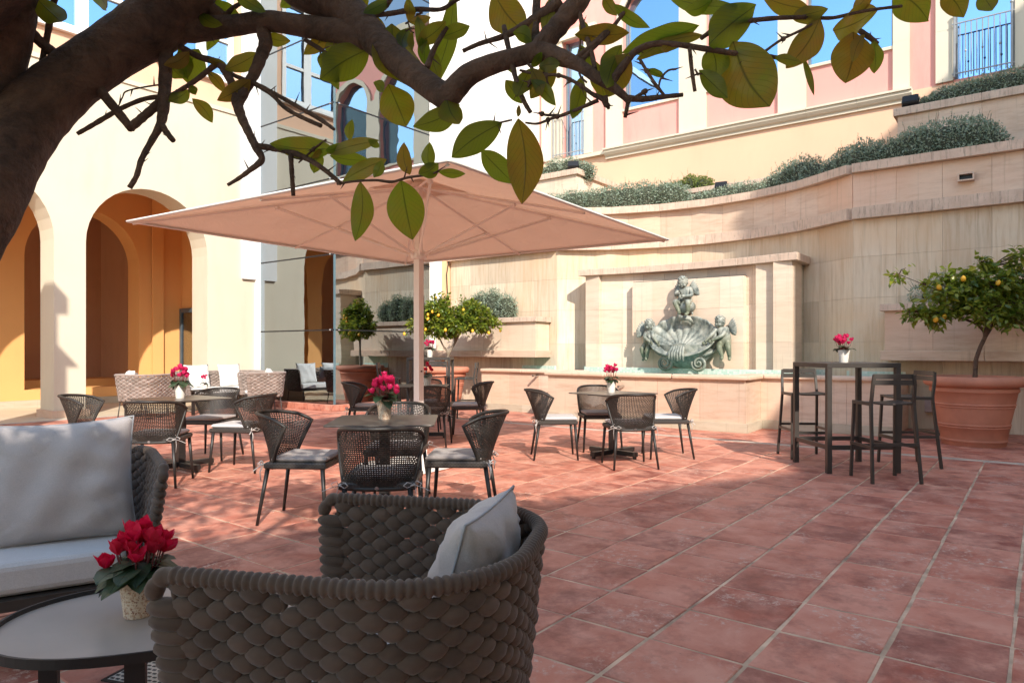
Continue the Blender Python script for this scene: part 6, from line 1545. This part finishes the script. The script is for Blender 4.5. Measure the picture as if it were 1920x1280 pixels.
TW = [
 [(315, 60, 15), (311, 110, 13), (309, 165, 12), (306, 205, 11), (300, 235, 8), (282, 268, 6), (265, 300, 5.5), (256, 330, 5), (243, 352, 5)],
 [(301, 232, 7), (312, 248, 6), (325, 264, 5)], [(186, 168, 10), (215, 203, 9), (246, 241, 8)], [(244, 240, 8), (262, 225, 8), (282, 208, 8), (303, 190, 9)],
 [(306, 181, 5), (270, 186, 4.5), (228, 203, 4.5), (195, 222, 5), (168, 238, 4.5), (145, 251, 4)], [(300, 159, 1.8), (262, 165, 1.6), (236, 172, 1.5), (230, 182, 1.3), (222, 200, 1.2)],
 [(338, 88, 6), (372, 106, 6), (408, 118, 7), (425, 138, 8), (438, 165, 8), (445, 195, 10), (453, 220, 9), (466, 248, 8), (480, 276, 8), (491, 300, 6), (470, 318, 5), (450, 333, 4), (427, 347, 3)],
 [(490, 50, 12), (498, 80, 13), (490, 105, 12), (478, 135, 11), (462, 165, 10), (446, 195, 10)],
 [(484, 274, 6), (512, 278, 6), (545, 285, 6), (580, 300, 5), (608, 318, 4.5), (640, 345, 4)], [(545, 286, 5), (547, 320, 4.5), (550, 367, 4)],
 [(404, 120, 4), (440, 142, 4), (480, 158, 4.5), (515, 176, 4), (555, 198, 4), (600, 224, 4), (627, 243, 3)], [(478, 158, 4), (510, 178, 4), (535, 203, 3.8), (570, 222, 4), (602, 236, 4)],
 [(402, 122, 5), (375, 145, 5), (350, 162, 4.5), (322, 178, 4)], [(107, -20, 6), (97, 20, 6), (90, 60, 6), (78, 120, 5), (72, 150, 4)], [(48, 55, 13), (75, 78, 10), (100, 100, 10), (122, 118, 10)],
 [(560, 305, 1.5), (575, 292, 2), (590, 278, 2.2), (612, 262, 2)], [(632, 345, 2.5), (665, 340, 2.3), (705, 338, 2.6), (735, 341, 2.8), (765, 333, 2.5), (800, 328, 2.3), (822, 322, 2)],
 [(945, 50, 5), (950, 75, 5.5), (958, 110, 5), (965, 140, 5), (975, 172, 5), (985, 195, 4.5), (995, 211, 4)], [(868, 96, 4), (900, 82, 4.5), (945, 68, 6), (985, 48, 9), (1020, 26, 12), (1050, 5, 13)],
 [(1008, -30, 8), (1005, 30, 7.5), (1003, 95, 7)], [(975, 132, 2.5), (1010, 140, 3), (1050, 142, 3), (1085, 158, 3.5), (1110, 176, 4), (1130, 186, 5), (1136, 200, 4)],
 [(1122, 188, 4.5), (1090, 202, 3.5), (1060, 214, 3.5), (1035, 222, 3), (1008, 232, 2.5), (985, 230, 2)], [(1045, 216, 2.5), (1025, 216, 2.5), (1010, 212, 2.3)], [(1135, 180, 5), (1138, 195, 4), (1142, 205, 3)],
 [(1085, 20, 4), (1095, 55, 5), (1108, 95, 5), (1116, 130, 4)], [(1172, 184, 7), (1205, 186, 6), (1240, 182, 5), (1280, 178, 4)], [(1178, 188, 4), (1175, 205, 4), (1172, 221, 3.5)], [(1192, 183, 4), (1210, 171, 3)],
 [(1200, 112, 3), (1222, 148, 3), (1246, 180, 3)], [(1235, 170, 2), (1238, 150, 2), (1252, 133, 2), (1268, 130, 2)], [(1142, 160, 9), (1165, 128, 8), (1190, 98, 7), (1225, 83, 6), (1270, 84, 5.5), (1330, 93, 5.5), (1390, 102, 5), (1440, 106, 4.5), (1466, 110, 3.5)],
 [(1315, 72, 4), (1350, 50, 5), (1400, 40, 5), (1460, 34, 4.5), (1510, 33, 4), (1560, 34, 3.5), (1600, 25, 3), (1640, 18, 3), (1690, 12, 3)], [(1435, 96, 2.5), (1465, 75, 2.5), (1500, 58, 2.5), (1538, 38, 2.2)], [(1612, 58, 5), (1630, 70, 5), (1645, 82, 4)],
 [(1293, 90, 4), (1297, 130, 4), (1303, 172, 3.5)], [(1303, 130, 2), (1310, 142, 2)], [(690, 30, 4), (730, 26, 5), (780, 18, 5), (826, 18, 4), (850, 4, 4), (880, -15, 4)], [(680, 40, 4), (720, 15, 5), (740, -15, 5)], [(760, 45, 2), (772, 38, 2), (792, 22, 2)], [(766, 45, 1.5), (770, 58, 1.5), (776, 62, 1.4)],
 [(1078, 128, 5), (1110, 92, 4.5), (1140, 62, 4), (1172, 20, 3.5), (1185, -10, 3)], [(1070, 118, 6), (1105, 92, 7), (1140, 58, 6)], [(800, 128, 6), (815, 90, 5), (838, 52, 4)], [(905, 240, 1.5), (930, 232, 2), (960, 225, 2)], [(1100, 155, 2), (1085, 130, 2), (1092, 40, 2)],
 [(640, 70, 5), (600, 72, 3), (570, 66, 3)], [(572, 75, 4), (600, 92, 4), (612, 100, 3)], [(1025, 125, 4), (1024, 150, 3.5), (1030, 165, 3)], [(990, 120, 3), (1000, 135, 3), (990, 165, 2.5)], [(380, -10, 12), (395, 15, 12), (420, 35, 12)], [(392, 70, 7), (430, 22, 5), (455, 5, 4)],
]
for q in TW: limb('branch', q, n=8)
mb = MB()       # thorns
for q in TW:
    for k in range(max(1, len(q)//2+1)):
        i = rb.randrange(len(q)-1); u = rb.random(); x = q[i][0]*(1-u)+q[i+1][0]*u; y = q[i][1]*(1-u)+q[i+1][1]*u
        if q[i][2] > 9: continue
        a = rb.uniform(0, 2*PI); L = rb.uniform(10, 26); p = tp(x, y)-NB; e = tp(x+L*math.cos(a), y+L*math.sin(a), rb.uniform(-.01, .01))-NB
        mb.tube([p, p.lerp(e, .5), e], [0.0018, 0.0011, 0.0003], 5)
        if rb.random() < 0.4: mb.blob(Matrix.Translation(p) @ Matrix.Scale(0.0045, 4), 6, 4)
mb.build('thorn', M['bark'], nt, smooth=True, kind='stuff')
LF = [ # base px, tip px, width px, tilt
 (62, -8, 137, 75, 44, .2), (165, -12, 222, 22, 30, .3), (372, 92, 352, 158, 58, .1), (334, 92, 358, 150, 30, .4), (322, 125, 345, 145, 24, .5), (355, 168, 316, 196, 26, .4), (358, 160, 368, 178, 16, .4), (360, 185, 394, 226, 26, .1), (160, 70, 175, 85, 16, .3),
 (692, 92, 604, 152, 66, .15), (626, 278, 508, 268, 44, .3), (598, 283, 590, 326, 26, .3), (612, 288, 720, 268, 26, .3), (618, 292, 692, 302, 26, .4), (642, 340, 722, 296, 32, .5), (610, 282, 655, 272, 18, .5), (656, 264, 660, 222, 18, .1), (676, 340, 665, 446, 42, .1), (752, 338, 774, 450, 72, .05),
 (768, 328, 758, 274, 28, .1), (806, 318, 806, 267, 26, .2), (822, 306, 784, 330, 30, .3), (822, 322, 874, 324, 18, .3), (715, 300, 700, 330, 20, .4),
 (735, 45, 772, 190, 84, .6), (690, 90, 702, 60, 30, .5), (852, -15, 820, 180, 38, .7), (782, 82, 836, 38, 34, .2), (728, 158, 762, 234, 66, .2), (862, 196, 778, 240, 44, .3), (838, 182, 862, 232, 44, .4), (805, 92, 828, 150, 26, .3), (790, 70, 800, 125, 24, .4),
 (942, 230, 846, 296, 54, .1), (972, 222, 976, 384, 70, .15), (902, 282, 962, 345, 44, .3), (925, -15, 984, 56, 68, .3), (948, 150, 978, 196, 28, .2), (973, 197, 972, 217, 9, .3), (962, 62, 1002, 78, 30, .3), (1020, 62, 1032, -6, 26, .2), (1040, 106, 994, 190, 40, .2), (1010, 125, 1045, 118, 26, .4), (946, 118, 968, 135, 16, .6),
 (1180, 62, 1082, 72, 38, .4), (1150, 8, 1216, 56, 24, .5), (1166, 84, 1124, 172, 46, .4), (1178, 100, 1140, 178, 62, .15), (1312, 48, 1172, 112, 46, .6), (1318, 66, 1196, 96, 30, .7), (1250, -8, 1384, 12, 30, .4), (1375, 78, 1448, 206, 108, .05), (1332, 88, 1342, 140, 50, .2), (1310, 132, 1366, 184, 36, .3),
 (1418, 10, 1322, 88, 70, .2), (1400, 10, 1335, 55, 40, .5), (1430, -6, 1522, 18, 36, .4), (1538, 32, 1474, 126, 52, .2), (1600, 60, 1583, 156, 76, .1), (1562, 58, 1650, 18, 52, .7), (1678, -14, 1742, 40, 66, .2), (1768, -14, 1806, 28, 46, .2), (1838, -14, 1862, 22, 34, .2), (1505, 106, 1530, 184, 12, .2), (1600, 28, 1640, -14, 26, .3),
 (392, 8, 462, 30, 28, .4), (440, -10, 492, 16, 24, .4), (545, -10, 524, 14, 20, .3), (372, 22, 415, 45, 22, .5), (395, -8, 385, 40, 24, .4), (1240, 96, 1255, 85, 16, .4), (650, 75, 612, 118, 46, .3), (618, 96, 606, 135, 30, .3), (700, 155, 720, 172, 20, .4),
 (1340, -5, 1285, 20, 26, .4), (1130, -10, 1150, 25, 22, .4), (690, -5, 672, 20, 18, .4), (585, 296, 612, 280, 12, .5), (712, 276, 690, 262, 14, .4),
]
xr = random.Random(77)
BR = [q for q in TW if min(p[1] for p in q) < 130 and max(p[0] for p in q) > 380]
for k in range(34):
    q = xr.choice(BR); i = xr.randrange(len(q)-1); x = (q[i][0]+q[i+1][0])/2; y = (q[i][1]+q[i+1][1])/2
    if y > 150: continue
    a_ = xr.uniform(0.1, PI-0.1) if xr.random() < 0.7 else xr.uniform(0, 2*PI); L_ = xr.uniform(34, 74); LF.append((x, y, x+L_*math.cos(a_), y+L_*math.sin(a_), L_*xr.uniform(0.36, 0.5), xr.uniform(0.1, 0.7)))
for k, (x0, y0, x1, y1, w, tl) in enumerate(LF):
    f = dep(x0, y0)+rb.uniform(-0.02, 0.02); f1 = f+rb.uniform(-0.03, 0.03)*(1+tl)
    a = PX(x0, y0, f)-NB; e = PX(x1, y1, f1)-NB; d = e-a; L = d.length; view = (a+NB-Vector((0, 0, EYE))).normalized()
    sd = d.normalized().cross(view).normalized(); nn = sd.cross(d.normalized()).normalized()
    up = (nn*math.cos(tl*0.9)+sd*math.sin(tl*0.9)*(1 if k % 2 else -1)).normalized()
    W_ = w/1304*f/max(0.55, math.cos(tl*0.9)); mb = MB()
    leaf_quads(mb, a, d, up, L*1.0, W_*1.04, 0.10+0.35*rb.random(), rb.uniform(-0.22, 0.30), 11, bend=rb.uniform(-0.09, 0.09), ruf=0.045)
    o = build_uv(mb, 'leaf', M['leaf_near'], nt); s_ = o.modifiers.new('sub', 'SUBSURF'); s_.levels = 1; s_.render_levels = 1
# the rest of the crown, above and behind the viewpoint
mb = MB(); cr = random.Random(5)
CL = [(-0.9, -0.2, 2.9, 1.1, .9, .5), (0.6, -0.2, 2.95, 1.2, .9, .5), (-0.2, 0.9, 3.35, 1.4, .8, .45), (1.5, 0.4, 3.2, .9, .8, .5), (-1.6, 0.8, 3.3, .8, .8, .5), (0.4, -1.3, 2.9, 1.3, .9, .6)]
for (x, y, z, a, b, c) in CL:
    for k in range(620):
        d = Vector((cr.gauss(0, 1), cr.gauss(0, 1), cr.gauss(0, 1))).normalized()*cr.uniform(0.3, 1.0)
        p = RF(x+d.x*a, y+d.y*b, z+d.z*c)-NB
        dd = Vector((cr.gauss(0, 1), cr.gauss(0, 1), cr.gauss(0, .7)-.3)).normalized(); leaf_quads(mb, p, dd, Vector((cr.gauss(0, .6), cr.gauss(0, .6), 1)).normalized(), cr.uniform(.09, .14), .055, .2, .2, 3)
build_uv(mb, 'crown', M['leaf_near'], nt, kind='stuff')
for (x, y, z, *_ ) in CL:
    mb = MB(); mb.tube([RF(-1.1, 1.2, 1.6)-NB, RF((x-1.1)/2, (y+1.2)/2, 2.4)-NB, RF(x, y, z)-NB], [.05, .035, .015], 8); mb.build('limb', M['bark'], nt, smooth=True)
